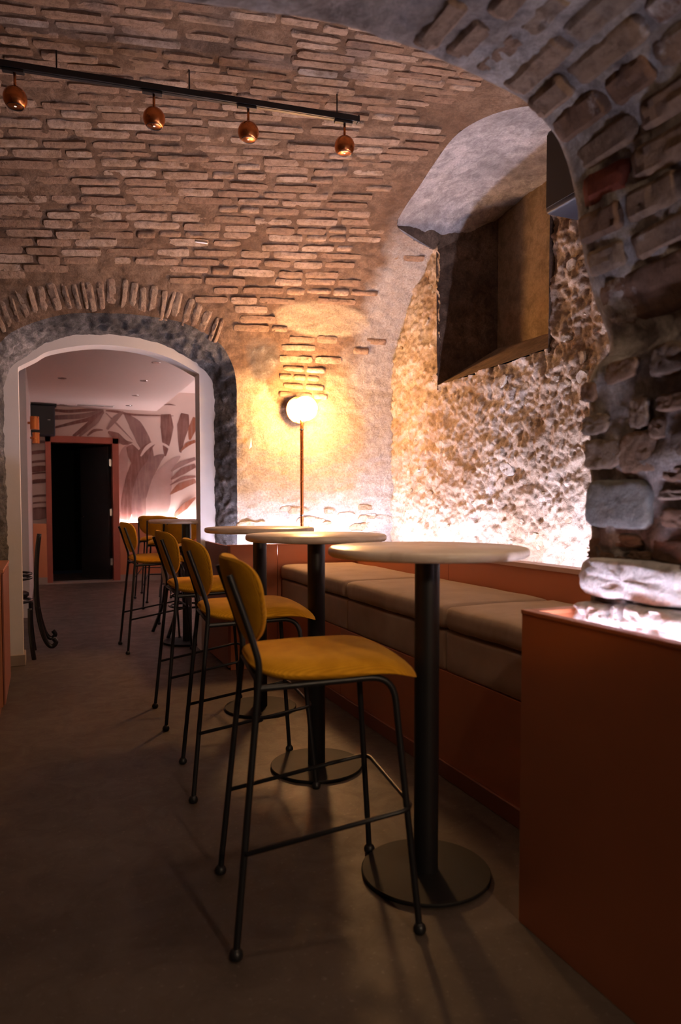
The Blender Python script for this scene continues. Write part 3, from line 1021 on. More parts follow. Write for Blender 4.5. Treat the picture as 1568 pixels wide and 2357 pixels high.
# voussoirs from the corbel up and over
d0 = float(np.interp(1.72, arch_c[:150, 1], arch_d[:150]))
d = d0 + 0.02
row = 0
while d < arch_d[-1] * 0.62:
    hgt = rng.uniform(0.066, 0.094)
    if row == 0: hgt = 0.15
    P0, T, N = arch_at(d + hgt / 2)
    y = YA - rng.uniform(0.02, 0.06)
    while y > 0.8:
        L = rng.uniform(0.13, 0.25) if row else 0.34
        dens = 1.0 if P0.x > 1.15 else max(0.0, 0.9 - (1.15 - P0.x) * 1.7) + 0.1
        if rng.random() < dens:
            P = Vector((P0.x, y - L / 2, P0.z))
            tl = (N + Vector((0, rng.uniform(-.06, .06), 0)) + T * rng.uniform(-.08, .08)).normalized()
            red = row == 3 and y > 1.55
            proud = -0.013 if P0.x > 1.1 else -0.024
            me = AR if red else rng.choice(AVB)
            place('arch_brick', me, P + N * (0.012 * fbm(P, 3.2, 3) + proud), Vector((0, -1, 0)) + T * rng.uniform(-.05, .05), T, tl, L, hgt, rng.uniform(0.022, 0.034), wall_front)
        y -= L + rng.uniform(0.006, 0.022)
    d += hgt + rng.uniform(0.006, 0.022)
    row += 1

# ================================================================ BACK ROOM
YB = 11.9
BRM = {}
tag(MB().box((-0.25, YB, 0), (0.07, YB + 0.12, 3.3)).box((0.07, YB, 2.30), (1.10, YB + 0.12, 3.3)).box((1.10, YB, 0), (3.1, YB + 0.12, 3.3)).build('wall_back_room', M['mural_bg']), kind='structure')
tag(MB().box((3.0, 6.1, 0), (3.1, YB, 3.3)).build('wall_right_room', M['mural_bg']), kind='structure')
tag(MB().box((-1.3, 6.1, 0), (-1.2, 8.5, 3.2)).box((-1.2, 8.4, 0), (-0.145, 8.5, 3.2)).box((-0.245, 8.5, 0), (-0.145, YB, 3.2)).build('wall_left_room', M['white_paint']), kind='structure')
tag(MB().box((-1.3, 6.1, 0), (-0.49, 6.2, 3.2)).box((1.55, 6.1, 0), (3.1, 6.2, 3.2)).box((-1.3, 6.1, 2.9), (3.1, 6.2, 3.2)).build('wall_front_room', M['white_paint']), kind='structure')
cz = 2.755
cl = MB().box((-1.3, 6.1, cz), (1.74, YB, cz + 0.06)).box((1.66, 6.1, cz + 0.06), (1.74, YB, 3.1))
tag(cl.box((1.6, 6.1, 3.08), (3.1, YB, 3.14)).build('ceiling_room', M['ceiling_paint']), kind='structure')
# downlights
for q in ((143, 870), (332, 876), (312, 910), (145, 931), (297, 933), (360, 834)):
    p = at(*q, 'z', cz)
    if p.y > YB - 0.15: p.y = YB - 0.3
    t = empty('ceiling_downlight', (p.x, p.y, cz))
    MB().lathe([(0.033, -0.004), (0.05, -0.006), (0.052, 0.0)], 20).build('trim_ring', M['chrome'], t, smooth=True)
    MB().lathe([(0.0, -0.002), (0.034, -0.002)], 20).build('lens', M['downlight'], t)
    nm = {(143, 870): 'left front', (332, 876): 'right middle', (312, 910): 'right rear', (145, 931): 'left rear, above the wall speaker', (297, 933): 'rear, beside the air grille', (360, 834): 'nearest the arch'}[q]
    tag(t, 'small recessed ceiling downlight in the pink back room, ' + nm, 'downlight', 'recessed downlights of the back room')
p = at(218, 935, 'z', cz); p.y = min(p.y, YB - 0.35)
t = empty('air_grille', (p.x, p.y, cz))
MB().box((-0.28, -0.07, -0.008), (0.28, 0.07, 0)).build('frame', M['white_paint'], t)
for k in range(4): MB().box((-0.26, -0.055 + k * 0.03, -0.012), (0.26, -0.04 + k * 0.03, -0.008)).build('slat', M['chrome'], t)
tag(t, 'white slotted air grille in the back room ceiling above the mural', 'grille')

# mural: flat print built as thin leaves on the wall
mural = empty('leaf_mural', (0, YB, 0))
tag(mural, 'wall mural of large brown watercolour palm leaves behind the doorway', 'mural')
cnt = [0]
def leaf(pts, wmax, mat, taper=(0.15, 0.35, 1.0, 0.85, 0.1)):
    """pts in pixels of the mural crop (x3.733, origin 40,900)"""
    P = []
    for x, y in pts:
        q = at(40 + x / 3.733, 900 + y / 3.733, 'y', YB)
        P.append(Vector((q.x, 0, q.z)))
    P = spline(P, 6)
    n = len(P)
    sc = (YB * 0.95) / F_PX / 3.733
    cnt[0] += 1
    yy = -0.003 - 0.0006 * cnt[0]
    vs, fs = [], []
    for i in range(n):
        t = (P[min(i + 1, n - 1)] - P[max(i - 1, 0)]).normalized()
        nn = Vector((-t.z, 0, t.x))
        u = i / (n - 1)
        wd = float(np.interp(u, np.linspace(0, 1, len(taper)), taper)) * wmax * sc / 2
        for sgn in (-1, 1):
            v = P[i] + nn * wd * sgn
            v.z = max(0.945, min(3.05, v.z)); v.x = max(-0.14, min(2.95, v.x))
            vs.append((v.x, yy, v.z))
    for i in range(n - 1): fs.append((2 * i, 2 * i + 1, 2 * i + 3, 2 * i + 2))
    base = len(vs)
    MB().add(vs, fs).build('leaf', M[mat], mural)
L1, L2, L3 = 'leaf1', 'leaf2', 'leaf3'
full = (0.6, 0.9, 1.0, 0.8, 0.35)
leaf([(1135, 730), (1130, 560), (1080, 420), (1010, 290), (920, 195)], 120, L2, (0.1, 0.7, 1.0, 0.9, 0.1))
leaf([(1270, 560), (1280, 420), (1285, 310), (1275, 200)], 115, L1, (0.1, 0.7, 1.0, 0.75))
leaf([(1400, 540), (1410, 400), (1425, 300), (1440, 195)], 110, L1, (0.1, 0.6, 1.0, 0.6))
leaf([(1480, 420), (1500, 330), (1530, 230)], 70, L3, (0.2, 1.0, 0.6))
leaf([(870, 1040), (890, 850), (900, 650), (930, 520), (970, 465)], 95, 'leaf4', (0.5, 1.0, 1.0, 0.8, 0.3))
leaf([(1080, 760), (1040, 640), (1000, 540), (960, 470)], 110, L1, (0.3, 0.9, 1.0, 0.5))
leaf([(925, 1110), (950, 950), (1000, 750), (1060, 580), (1130, 480), (1190, 440)], 130, L1, (0.6, 0.9, 1.0, 0.9, 0.5, 0.1))
leaf([(1040, 1120), (1060, 900), (1110, 720), (1190, 600), (1260, 550)], 150, L2, (0.7, 1.0, 0.9, 0.6, 0.1))
leaf([(1190, 1120), (1210, 950), (1250, 760), (1310, 640), (1400, 560)], 215, 'leaf4', (0.75, 1.0, 0.8, 0.4, 0.05))
leaf([(780, 350), (850, 390), (920, 440), (990, 445)], 70, L1, (0.2, 1.0, 0.7, 0.05))
leaf([(1060, 560), (1110, 490), (1180, 445), (1260, 460), (1340, 510), (1530, 600)], 40, 'mural_bg', (0.3, 0.8, 0.7, 0.5, 0.5, 0.5))
leaf([(1320, 690), (1400, 630), (1530, 580)], 45, L2, (0.3, 1, 0.6)); leaf([(1320, 760), (1420, 690), (1530, 640)], 60, L1, (0.2, 1, 0.6))
leaf([(1310, 810), (1420, 750), (1530, 735)], 30, L1, (0.2, 1, 0.6)); leaf([(1310, 890), (1400, 820), (1530, 770)], 65, L3, (0.1, 1, 0.6))
leaf([(1350, 1080), (1440, 990), (1530, 915)], 60, L3, (0.4, 1, 0.2)); leaf([(1400, 520), (1460, 460), (1530, 430)], 35, L3, (0.2, 1, 0.7))
leaf([(740, 165), (600, 165), (440, 175), (300, 165)], 26, L1, (0.4, 1, 1, 0.8)); leaf([(740, 170), (560, 215), (420, 225), (300, 230)], 40, L2, (0.4, 1, 1, 0.9))
leaf([(740, 175), (620, 240), (480, 275), (300, 320)], 34, L1, (0.4, 1, 0.8, 0.4)); leaf([(740, 180), (660, 250), (560, 330), (480, 390)], 46, L1, (0.4, 1, 0.8, 0.5))
leaf([(740, 180), (680, 260), (600, 330), (530, 390)], 36, L2, (0.3, 1, 0.8, 0.5)); leaf([(735, 335), (660, 340), (600, 385)], 26, L1, (0.3, 1, 0.5))
leaf([(760, 170), (860, 180), (1000, 205), (1340, 215)], 22, L1, (0.5, 1, 0.8, 0.2)); leaf([(760, 190), (860, 290), (990, 425)], 16, L2, (0.5, 1, 0.2))
leaf([(910, 180), (840, 240), (770, 330)], 46, L2, (0.3, 1, 0.4)); leaf([(1255, 122), (1300, 116), (1360, 125)], 14, L1, (0.2, 1, 0.1))
for yy, ww, mm in ((440, 26, L2), (525, 30, L1), (605, 20, L1), (668, 50, L1), (705, 14, L1), (775, 34, L1), (900, 18, L1), (958, 14, L1), (1012, 28, L1), (1060, 90, L2)):
    leaf([(122, yy + 8), (180, yy), (252, yy - 4)], ww, mm, (0.9, 1, 0.8))

# wainscot of the back room
wc = empty('wainscot', (0, 0, 0))
for x0, x1 in ((-0.14, 0.05), (1.13, 2.1), (2.105, 2.99)):
    MB().box((x0, YB - 0.12, 0.11), (x1, YB - 0.10, 0.94)).build('panel', M['copper_panel'], wc)
    MB().box((x0, YB - 0.11, 0.0), (x1, YB - 0.085, 0.11)).build('skirting_board', M['skirting'], wc)
MB().box((1.13, YB - 0.10, 0.885), (2.99, YB - 0.002, 0.90)).build('ledge', M['copper_dark'], wc)
MB().box((1.16, YB - 0.085, 0.90), (2.97, YB - 0.06, 0.91)).build('led_strip', M['led_room'], wc)
MB().box((2.88, 6.3, 0.11), (2.9, YB - 0.12, 0.94)).build('panel', M['copper_panel'], wc)
MB().box((2.9, 6.3, 0.885), (2.998, YB - 0.12, 0.90)).build('ledge', M['copper_dark'], wc)
MB().box((2.92, 6.35, 0.90), (2.945, YB - 0.2, 0.91)).build('led_strip', M['led_room'], wc)  # unseen strip along the right wall, added to help light the back room
tag(wc, 'terracotta panelled wainscot with lit ledge under the leaf mural', 'wainscot')

# door in the back room
dr = empty('door_1', (0, YB, 0))
dr['kind'] = 'structure'
for a, b in (((0.05, -0.12, 0), (0.13, 0.12, 2.28)), ((1.03, -0.12, 0), (1.13, 0.12, 2.28))): MB().box(a, b).build('door_frame', M['brown_lacquer'], dr, bevel=0.004)
MB().box((0.05, -0.12, 2.19), (1.13, 0.12, 2.29)).build('door_frame', M['brown_lacquer'], dr, bevel=0.004)
MB().box((0.05, 0.12, 0.0), (0.12, 2.2, 2.4)).box((1.04, 0.12, 0), (1.12, 2.2, 2.4)).box((0.05, 2.2, 0), (1.12, 2.3, 2.4)).box((0.05, 0.12, 2.3), (1.12, 2.3, 2.4)).build('corridor_lining', M['dark_void'], dr)
lf = MB().box((0.0, 0, 0.01), (0.82, 0.045, 2.17)).build('door_leaf', M['door_dark'], dr, bevel=0.003)
lf.location = (1.02, 0.13, 0); lf.rotation_euler = (0, 0, math.radians(118))
MB().tube([(0.74, 0.045, 1.03), (0.74, 0.09, 1.03), (0.64, 0.095, 1.03)], 0.009, 8).sphere((0.74, 0.06, 1.03), 0.022, 12, 8).build('handle', M['chrome'], lf, smooth=True)
for z in (0.25, 1.05, 1.85): MB().box((1.0, 0.08, z), (1.03, 0.13, z + 0.11)).build('hinge', M['chrome'], dr)
MB().box((0.02, -0.14, 0.0), (1.16, 0.14, 0.02)).build('threshold', M['skirting'], dr)

# wall speaker and copper wall lamps in the back room
sp = empty('wall_speaker', (0.02, YB - 0.02, 0))
rb = bm_obj(rbox(0.35, 0.28, 0.46, 0.02, (2, 2, 2)), 'cabinet', M['speaker'], sp, loc=(0.0, -0.15, 2.50))
MB().box((-0.155, -0.302, 2.29), (0.155, -0.292, 2.71)).build('grille', M['track'], sp)
MB().box((0.07, -0.306, 2.50), (0.11, -0.302, 2.508)).build('badge', M['chrome'], sp)
MB().box((-0.16, -0.3, 2.73), (0.2, -0.01, 2.75)).build('bracket', M['track'], sp)
tag(sp, 'black box loudspeaker mounted above the dark door in the back room', 'speaker')
for (q, yy, rr, lab) in (((60, 973), 9.0, 0.062, 'larger copper drum wall lamp left of the back room loudspeaker'), ((75, 1008), 10.9, 0.062, 'smaller copper drum wall lamp just below the back room loudspeaker')):
    p = at(*q, 'y', yy)
    t = empty('wall_lamp', (-0.145, yy, p.z))
    MB().tube([(0, 0, 0), (0.05, 0, 0)], 0.015, 8).build('arm', M['copper'], t, smooth=True)
    MB().lathe([(0.045, -0.075), (0.05, -0.075), (0.05, 0.075), (0.045, 0.075)], 20, (0.075, 0, 0)).build('drum_shade', M['copper'], t, smooth=True, autosmooth=40)
    tag(t, lab, 'wall lamp')

# ================================================================ FURNITURE
# ---- bench with back ledge
BX, BB, BY0, BY1 = 1.665, 2.28, 1.705, 5.135
bench = empty('bench', (BB, 3.4, 0))
def bpart(name, a, b, mat, bev=0.003):
    off = Vector((BB, 3.4, 0))
    return MB().box(Vector(a) - off, Vector(b) - off).build(name, mat, bench, bevel=bev)
for y0, y1 in ((1.705, 2.83), (2.834, 3.96), (3.964, 5.13)):
    bpart('kick_panel', (BX, y0, 0.075), (BX + 0.02, y1, 0.485), M['copper_panel'], 0.0015)
bpart('plinth', (BX - 0.012, BY0, 0), (BX + 0.02, BY1, 0.075), M['copper_dark'])
for y0, y1 in ((1.705, 3.72), (3.724, 5.13)):
    bpart('back_panel', (BB, y0, 0.45), (BB + 0.02, y1, 0.915), M['copper_panel'], 0.0015)
bpart('ledge_cap', (BB - 0.006, BY0, 0.913), (BB + 0.09, BY1, 0.937), M['ledge_cap'], 0.002)
bpart('ledge_floor', (BB + 0.02, BY0, 0.83), (X_R + 0.02, BY1, 0.845), M['white_paint'])
bpart('led_strip', (2.70, 1.8, 0.846), (2.725, 5.58, 0.856), M['led'], 0)
cush = [(1.71, 2.735), (2.745, 3.86), (3.87, 5.12)]
for i, (y0, y1) in enumerate(cush):
    L = y1 - y0
    def wp(q, L=L):
        return Vector((q.x, q.y, q.z + 0.004 * fbm(Vector((q.x, q.y, q.z)) + Vector((i * 7, 0, 0)), 5, 3)))
    o = bm_obj(rbox(0.6, L, 0.182, 0.016, (8, 14, 4), wp), 'seat_block', M['fabric'], bench, loc=Vector((BX + 0.30 - BB, (y0 + y1) / 2 - 3.4, 0.576)))
tag(bench, 'long terracotta panelled wall bench under the rubble wall', 'bench')
labs = ['taupe bench cushion nearest the camera, beside the terracotta cabinet', 'middle taupe bench cushion of the three', 'farthest taupe bench cushion, against the far cabinet']
for i, (y0, y1) in enumerate(cush):
    L = y1 - y0
    hx, hy = 0.305, L / 2
    def wp(q, i=i, hx=hx, hy=hy):
        u, v = q.x / hx, q.y / hy
        puff = 0.014 * (1 - u * u) * (1 - v ** 4) * (1 if q.z > 0 else 0)
        wr = 0
        if q.z > -0.02 and u < -0.5:     # gathered wrinkles on the front edge
            wr = 0.0045 * noise.noise(Vector((i * 5.0, q.y * 34, q.z * 6))) * (1 - abs(q.z) / 0.07)
        return Vector((q.x + wr * 0.9, q.y, q.z + puff + wr * 0.8 + 0.004 * fbm(Vector((q.x, q.y, i * 3.0)), 4, 3)))
    o = bm_obj(rbox(0.61, L - 0.004, 0.105, 0.03, (10, 90, 3), wp), 'bench_cushion', M['fabric'], None, loc=Vector((BX + 0.305 - 0.012, (y0 + y1) / 2, 0.7285)))
    tag(o, labs[i], 'cushion', 'bench cushions')

# ---- end cabinets with lit troughs
def panel_box(name, label, parts):
    t = empty(name, parts['origin'])
    off = Vector(parts['origin'])
    for nm, a, b, mat in parts['list']:
        MB().box(Vector(a) - off, Vector(b) - off).build(nm, M[mat], t, bevel=0.002)
    tag(t, label, 'cabinet', 'terracotta end cabinets')
    return t
ZT = 0.932
panel_box('end_cabinet', 'tall dark terracotta cabinet in the right foreground wrapped round the stone pier', {'origin': (1.285, 1.2, 0), 'list': [
    ('side_panel', (1.285, 0.3, 0.0), (1.303, 1.69, ZT - 0.012), 'copper_panel'),
    ('end_panel', (1.303, 1.672, 0.0), (2.6, 1.69, ZT - 0.012), 'copper_panel'),
    ('top_rim', (1.283, 0.3, ZT - 0.012), (1.318, 1.692, ZT), 'copper_panel'),
    ('top_rim', (1.318, 1.655, ZT - 0.012), (2.6, 1.692, ZT), 'copper_panel'),
    ('trough_floor', (1.303, 0.3, 0.79), (1.52, 1.672, 0.80), 'speaker'),
    ('led_strip', (1.352, 0.75, 0.802), (1.372, 1.62, 0.812), 'led_pier')]})
panel_box('end_cabinet', 'lit terracotta cabinet at the far end of the bench beside the doorway', {'origin': (1.27, 5.5, 0), 'list': [
    ('side_panel', (1.255, 5.14, 0.02), (1.275, 5.915, ZT - 0.004), 'copper_dark'),  # darker material than the end panels, painting the shade of this side
    ('end_panel', (1.275, 5.14, 0.0), (1.64, 5.158, ZT - 0.004), 'copper_panel'),
    ('end_panel', (1.643, 5.14, 0.0), (2.30, 5.158, ZT - 0.004), 'copper_panel'),
    ('top_rim', (1.255, 5.138, ZT - 0.004), (2.3, 5.165, ZT + 0.004), 'copper_panel'),
    ('trough_floor', (1.275, 5.158, 0.83), (X_R, 5.915, 0.845), 'white_paint'),
    ('led_strip', (1.36, 5.56, 0.846), (2.69, 5.585, 0.856), 'led')]})

# ---- left cabinet
lc = empty('side_cabinet', (-0.42, 5.1, 0))
MB().box((0.0, -0.6, 0.06), (0.19, 0.16, 0.84)).build('body', M['copper_panel'], lc, bevel=0.004)
MB().box((0.192, -0.59, 0.07), (0.202, 0.15, 0.83)).build('door', M['copper_dark'], lc, bevel=0.003)
MB().box((-0.02, -0.6, 0.84), (0.205, 0.18, 0.86)).build('top', M['copper_panel'], lc, bevel=0.003)
MB().box((0.0, -0.58, 0.0), (0.17, 0.14, 0.06)).build('plinth', M['copper_dark'], lc)
tag(lc, 'dark terracotta cabinet at the left edge in front of the arch', 'cabinet')

# ---- tables
def make_table():
    t = empty('bar_table')
    MB().lathe([(0.0, 1.070), (0.318, 1.070), (0.326, 1.076), (0.328, 1.086), (0.325, 1.096), (0.318, 1.100), (0.0, 1.100)], 72).build('table_top', M['marble'], t, smooth=True, autosmooth=50)
    MB().lathe([(0.0, 1.062), (0.11, 1.062), (0.11, 1.07), (0.0, 1.07)], 32).build('mounting_plate', M['black_metal'], t)
    MB().lathe([(0.041, 0.016), (0.041, 1.063)], 40).build('pedestal', M['black_metal'], t, smooth=True, autosmooth=50)
    MB().lathe([(0.0, 0.004), (0.212, 0.004), (0.216, 0.007), (0.216, 0.014), (0.213, 0.017), (0.0, 0.017)], 72).build('base', M['black_base'], t, smooth=True, autosmooth=40)
    for k in range(4):
        a = math.pi / 4 + k * math.pi / 2
        MB().lathe([(0.014, 0.0), (0.014, 0.0045)], 10, (0.17 * math.cos(a), 0.17 * math.sin(a), 0)).build('foot', M['black_metal'], t)
    return t
tb = make_table()
TAB = [(1.166, 2.035, 'round marble bar table nearest the camera'), (1.172, 3.08, 'second round marble bar table, with the nearest stool seat in front'),
       (1.20, 4.108, 'third round marble bar table, beside the far end of the bench'), (1.18, 6.356, 'round bar table partly hidden behind the arch jamb in the back room')]
for i, (x, y, lab) in enumerate(TAB):
    o = tb if i == 0 else copy_tree(tb)
    o.location = (x, y, 0)
    o.rotation_euler = (0, 0, 0.5 * i)
    tag(o, lab, 'table', 'round pedestal bar tables')

# ---- bar stools
def pad_mesh(outline, thick_f, rings=9, seg=44, warp=None):
    mb = MB()
    vs, fs = [], []
    def add_side(sg):
        base = len(vs)
        vs.append((0, 0, thick_f(0, sg)))
        for i in range(1, rings + 1):
            rho = math.sin(math.pi / 2 * i / rings)
            for k in range(seg):
                a, b = outline(2 * math.pi * k / seg)
                vs.append((a * rho, b * rho, thick_f(rho, sg)))
        for k in range(seg):
            k2 = (k + 1) % seg
            f = (base, base + 1 + k, base + 1 + k2)
            fs.append(f if sg > 0 else f[::-1])
        for i in range(rings - 1):
            for k in range(seg):
                k2 = (k + 1) % seg
                f = (base + 1 + i * seg + k, base + 1 + (i + 1) * seg + k, base + 1 + (i + 1) * seg + k2, base + 1 + i * seg + k2)
                fs.append(f if sg > 0 else f[::-1])
    add_side(1); n1 = len(vs); add_side(-1)
    # stitch rims
    r1 = 1 + (rings - 1) * seg; r2 = n1 + 1 + (rings - 1) * seg
    for k in range(seg):
        k2 = (k + 1) % seg
        fs.append((r1 + k, r2 + k, r2 + k2, r1 + k2))
    if warp: vs = [tuple(warp(Vector(v))) for v in vs]
    return mb.add(vs, fs)

def sgnpow(c, p): return math.copysign(abs(c) ** p, c)
TR = 0.0098
def make_stool():
    t = empty('bar_stool')
    # local frame: x forward, y left, origin under the middle of the feet
    RB, RF = -0.265, 0.262          # rear / front foot x
    wf_b, wf_f = 0.232, 0.247       # half widths at the feet
    wt = 0.185                      # half width at seat level
    for sg in (-1, 1):
        # rear leg continuing as back post
        pts = round_path([(RB, sg * wf_b, 0.012), (RB + 0.072, sg * wt, 0.745), (RB + 0.074, sg * wt, 0.80), (RB + 0.045, sg * (wt - 0.004), 0.90), (RB - 0.005, sg * (wt - 0.012), 1.045)], 0.06, 5)
        lr = MB().tube(pts, TR, 10).build('rear_leg', M['black_metal'], t, smooth=True, autosmooth=60)
        # front leg bending into the seat rail
        pts = round_path([(RF, sg * wf_f, 0.012), (RF - 0.062, sg * wt, 0.742), (RB + 0.075, sg * (wt - 0.002), 0.728)], 0.075, 7)
        lf_ = MB().tube(pts, TR, 10).build('front_leg', M['black_metal'], t, smooth=True, autosmooth=60)
        for (x, wdt, lg) in ((RB, wf_b, lr), (RF, wf_f, lf_)):
            MB().lathe([(0.001, 0.0), (0.013, 0.0), (0.0185, 0.006), (0.0195, 0.014), (0.016, 0.023), (0.010, 0.03)], 14, (x, sg * wdt, 0)).build('foot', M['black_metal'], lg, smooth=True)
    MB().tube([(RB + 0.072, -wt, 0.745), (RB + 0.072, wt, 0.745)], 0.008, 8).build('rear_crossbar', M['black_metal'], t, smooth=True)
    MB().tube([(0.14, -wt, 0.737), (0.14, wt, 0.737)], 0.008, 8).build('seat_crossbar', M['black_metal'], t, smooth=True)
    # footrest: a loop round the front legs
    def on(z, a, b):   # leg x,y at height z
        k = z / 0.745
        return a[0] + (b[0] - a[0]) * k, a[1] + (b[1] - a[1]) * k
    xr, yr = on(0.285, (RB, wf_b), (RB + 0.072, wt)); xf, yf = on(0.36, (RF, wf_f), (RF - 0.062, wt))
    pts = round_path([(xr, -yr - 0.012, 0.285), (xf + 0.018, -yf - 0.014, 0.362), (xf + 0.018, yf + 0.014, 0.362), (xr, yr + 0.012, 0.285)], 0.05, 6)
    MB().tube(pts, 0.0072, 8).build('footrest', M['black_metal'], t, smooth=True)
    # seat: rounded pad with waterfall front
    def so(a):
        c, s_ = math.cos(a), math.sin(a)
        x = 0.255 * sgnpow(c, 0.52); y = 0.212 * sgnpow(s_, 0.52)
        y *= 1.0 + 0.10 * (x / 0.255)
        return x, y
    def st(r, sg):
        e = (1 - min(1, r) ** 5) ** 0.5 if r < 1 else 0
        return 0.040 * e if sg > 0 else -0.034 * e
    def sw(v):
        x = v.x
        drop = -0.050 * max(0, (x - 0.09) / 0.165) ** 2.0
        if v.z < 0: v = Vector((v.x, v.y, v.z * (1 - 0.75 * max(0, min(1, (x + 0.02) / 0.22)))))
        back = 0.012 * max(0, (-x - 0.12) / 0.13) ** 2
        return Vector((x + 0.045, v.y, v.z + 0.770 + drop + back - 0.007 * (v.y / 0.2) ** 2))
    MB()
    o = pad_mesh(so, st, 10, 56, sw).build('seat', M['cord_seat'], t, smooth=True)
    # backrest: curved pad, wider at the top
    def bo(a):
        c, s_ = math.cos(a), math.sin(a)
        y = 0.212 * sgnpow(c, 0.62); z = 0.137 * sgnpow(s_, 0.62)
        y *= 0.90 + 0.14 * (z / 0.137)
        if z < 0: y *= 1 - 0.18 * (z / 0.137) ** 2
        return y, z
    def bt(r, sg):
        e = (1 - min(1, r) ** 4) ** 0.5 if r < 1 else 0
        return 0.040 * e if sg > 0 else -0.016 * e
    def bw(v):
        y, z, th = v.x, v.y, v.z
        x = th + 0.070 * (y / 0.212) ** 2 - 0.012
        zz = z - 0.018 * (1 - (y / 0.212) ** 2) * max(0, z / 0.137)
        tilt = -0.30
        return Vector((RB + 0.036 + x + zz * tilt, -y, 0.968 + zz))
    bk = pad_mesh(bo, bt, 9, 56, bw).build('backrest', M['cord_back'], t, smooth=True)
    for sg in (-1, 1):
        MB().sphere((RB + 0.0, sg * 0.14, 1.03), 0.006, 8, 6).build('rivet', M['black_metal'], bk, smooth=True)
    return t
stool = make_stool()
ST_POS = [(0.76, 2.034, -8, 'mustard corduroy bar stool nearest the camera'),
          (0.841, 3.112, -5, 'second mustard bar stool from the camera, at the second table'),
          (0.872, 4.13, -1, 'third mustard bar stool from the camera, its back overlapping the doorway'),
          (0.885, 6.26, 2, 'mustard bar stool standing alone in the back room, side on, left of the others'),
          (1.40, 9.75, 72, 'farthest mustard bar stool, by the lit ledge of the back room'),
          (1.36, 8.75, 76, 'mustard bar stool second from the back wall in the back room'),
          (1.36, 7.62, 80, 'mustard bar stool just behind the far table top')]
for i, (x, y, a, lab) in enumerate(ST_POS):
    o = stool if i == 0 else copy_tree(stool)
    o.location = (x, y, 0)
    o.rotation_euler = (0, 0, math.radians(a))
    tag(o, lab, 'stool', 'mustard corduroy bar stools')

# ---- bentwood armchairs
def make_armchair():
    t = empty('bentwood_armchair')
    # faces +x; seat .47 high
    MB().lathe([(0.0, 0.452), (0.205, 0.452), (0.215, 0.46), (0.215, 0.478), (0.205, 0.486), (0.185, 0.488)], 40).build('seat_ring', M['black_wood'], t, smooth=True, autosmooth=50)
    MB().lathe([(0.0, 0.484), (0.19, 0.487)], 32).build('cane_seat', M['cane'], t)
    for sg in (-1, 1):
        MB().tube(spline([(0.15, sg * 0.15, 0.45), (0.17, sg * 0.165, 0.25), (0.20, sg * 0.18, 0.0)]), 0.016, 10, rads=None).build('front_leg', M['black_wood'], t, smooth=True)
        MB().tube(spline([(-0.15, sg * 0.16, 0.47), (-0.18, sg * 0.18, 0.25), (-0.27, sg * 0.2, 0.0)]), 0.016, 10).build('rear_leg', M['black_wood'], t, smooth=True)
    MB().tube([Vector((0.165 * math.cos(a), 0.165 * math.sin(a), 0.26)) for a in np.linspace(0, 2 * math.pi, 33)], 0.010, 8, caps=False).build('leg_ring', M['black_wood'], t, smooth=True)
    MB().tube([Vector((0.15 * math.cos(a), 0.15 * math.sin(a), 0.36)) for a in np.linspace(0, 2 * math.pi, 33)], 0.009, 8, caps=False).build('leg_ring', M['black_wood'], t, smooth=True)
    top = []
    for a in np.linspace(-2.35, 2.35, 30):
        top.append((-0.02 - 0.25 * math.cos(a), 0.265 * math.sin(a), 0.83 - 0.10 * (abs(a) / 2.35) ** 2.2))
    MB().tube(top, 0.017, 10).build('arm_rail', M['black_wood'], t, smooth=True)
    for sg in (-1, 1):
        MB().tube(spline([(0.13, sg * 0.19, 0.47), (0.17, sg * 0.22, 0.6), (0.14, sg * 0.205, 0.735)]), 0.013, 8).build('arm_support', M['black_wood'], t, smooth=True)
    vs, fs = [], []
    for j in range(9):
        for i in range(17):
            a = -0.95 + 1.9 * i / 16
            r = 0.20 + 0.05 * j / 8
            vs.append((-0.02 - r * math.cos(a), (r + 0.012) * math.sin(a), 0.49 + 0.335 * j / 8))
    for j in range(8):
        for i in range(16): fs.append((j * 17 + i, j * 17 + i + 1, (j + 1) * 17 + i + 1, (j + 1) * 17 + i))
    MB().add(vs, fs).build('cane_back', M['cane'], t, smooth=True)
    for a in (-0.95, 0.95):
        MB().tube([(-0.02 - 0.20 * math.cos(a), 0.212 * math.sin(a), 0.49), (-0.02 - 0.25 * math.cos(a), 0.262 * math.sin(a), 0.825)], 0.012, 8).build('back_post', M['black_wood'], t, smooth=True)
    return t
ch = make_armchair()
ch.location = (1.27, 6.86, 0); ch.rotation_euler = (0, 0, math.radians(12))
tag(ch, 'black bentwood armchair with cane back behind the mustard stools', 'chair')

# black bentwood chair behind the left jamb, side on, with a hooked rear leg
c2 = empty('bentwood_chair', (-0.17, 6.12, 0))
def cp(px, py, yy=6.12):
    p = at(px, py, 'y', yy)
    return (p.x + 0.17, yy - 6.12, p.z)
for dy in (0.0, 0.38):
    pts = spline([cp(90, 1233), cp(86, 1270), cp(83, 1330), cp(85, 1390), cp(91, 1430), cp(101, 1465), cp(112, 1484), cp(122, 1487), cp(129, 1478), cp(123, 1469)])
    MB().tube([(p.x, p.y + dy, p.z) for p in pts], 0.0185, 10).build('back_post', M['black_wood'], c2, smooth=True)
    pts = spline([cp(69, 1400), cp(70, 1450), cp(75, 1500), cp(79, 1528)])
    zb = pts[-1].z
    MB().tube([(p.x, p.y - 0.02 + dy * 1.05, p.z - zb * ((pts[0].z - p.z) / (pts[0].z - zb))) for p in pts], 0.018, 10).build('leg', M['black_wood'], c2, smooth=True)
    MB().tube([(-0.36, dy, 0.0), (-0.33, dy, 0.46)], 0.016, 8).build('leg', M['black_wood'], c2, smooth=True)
z_seat = cp(70, 1375)[2]
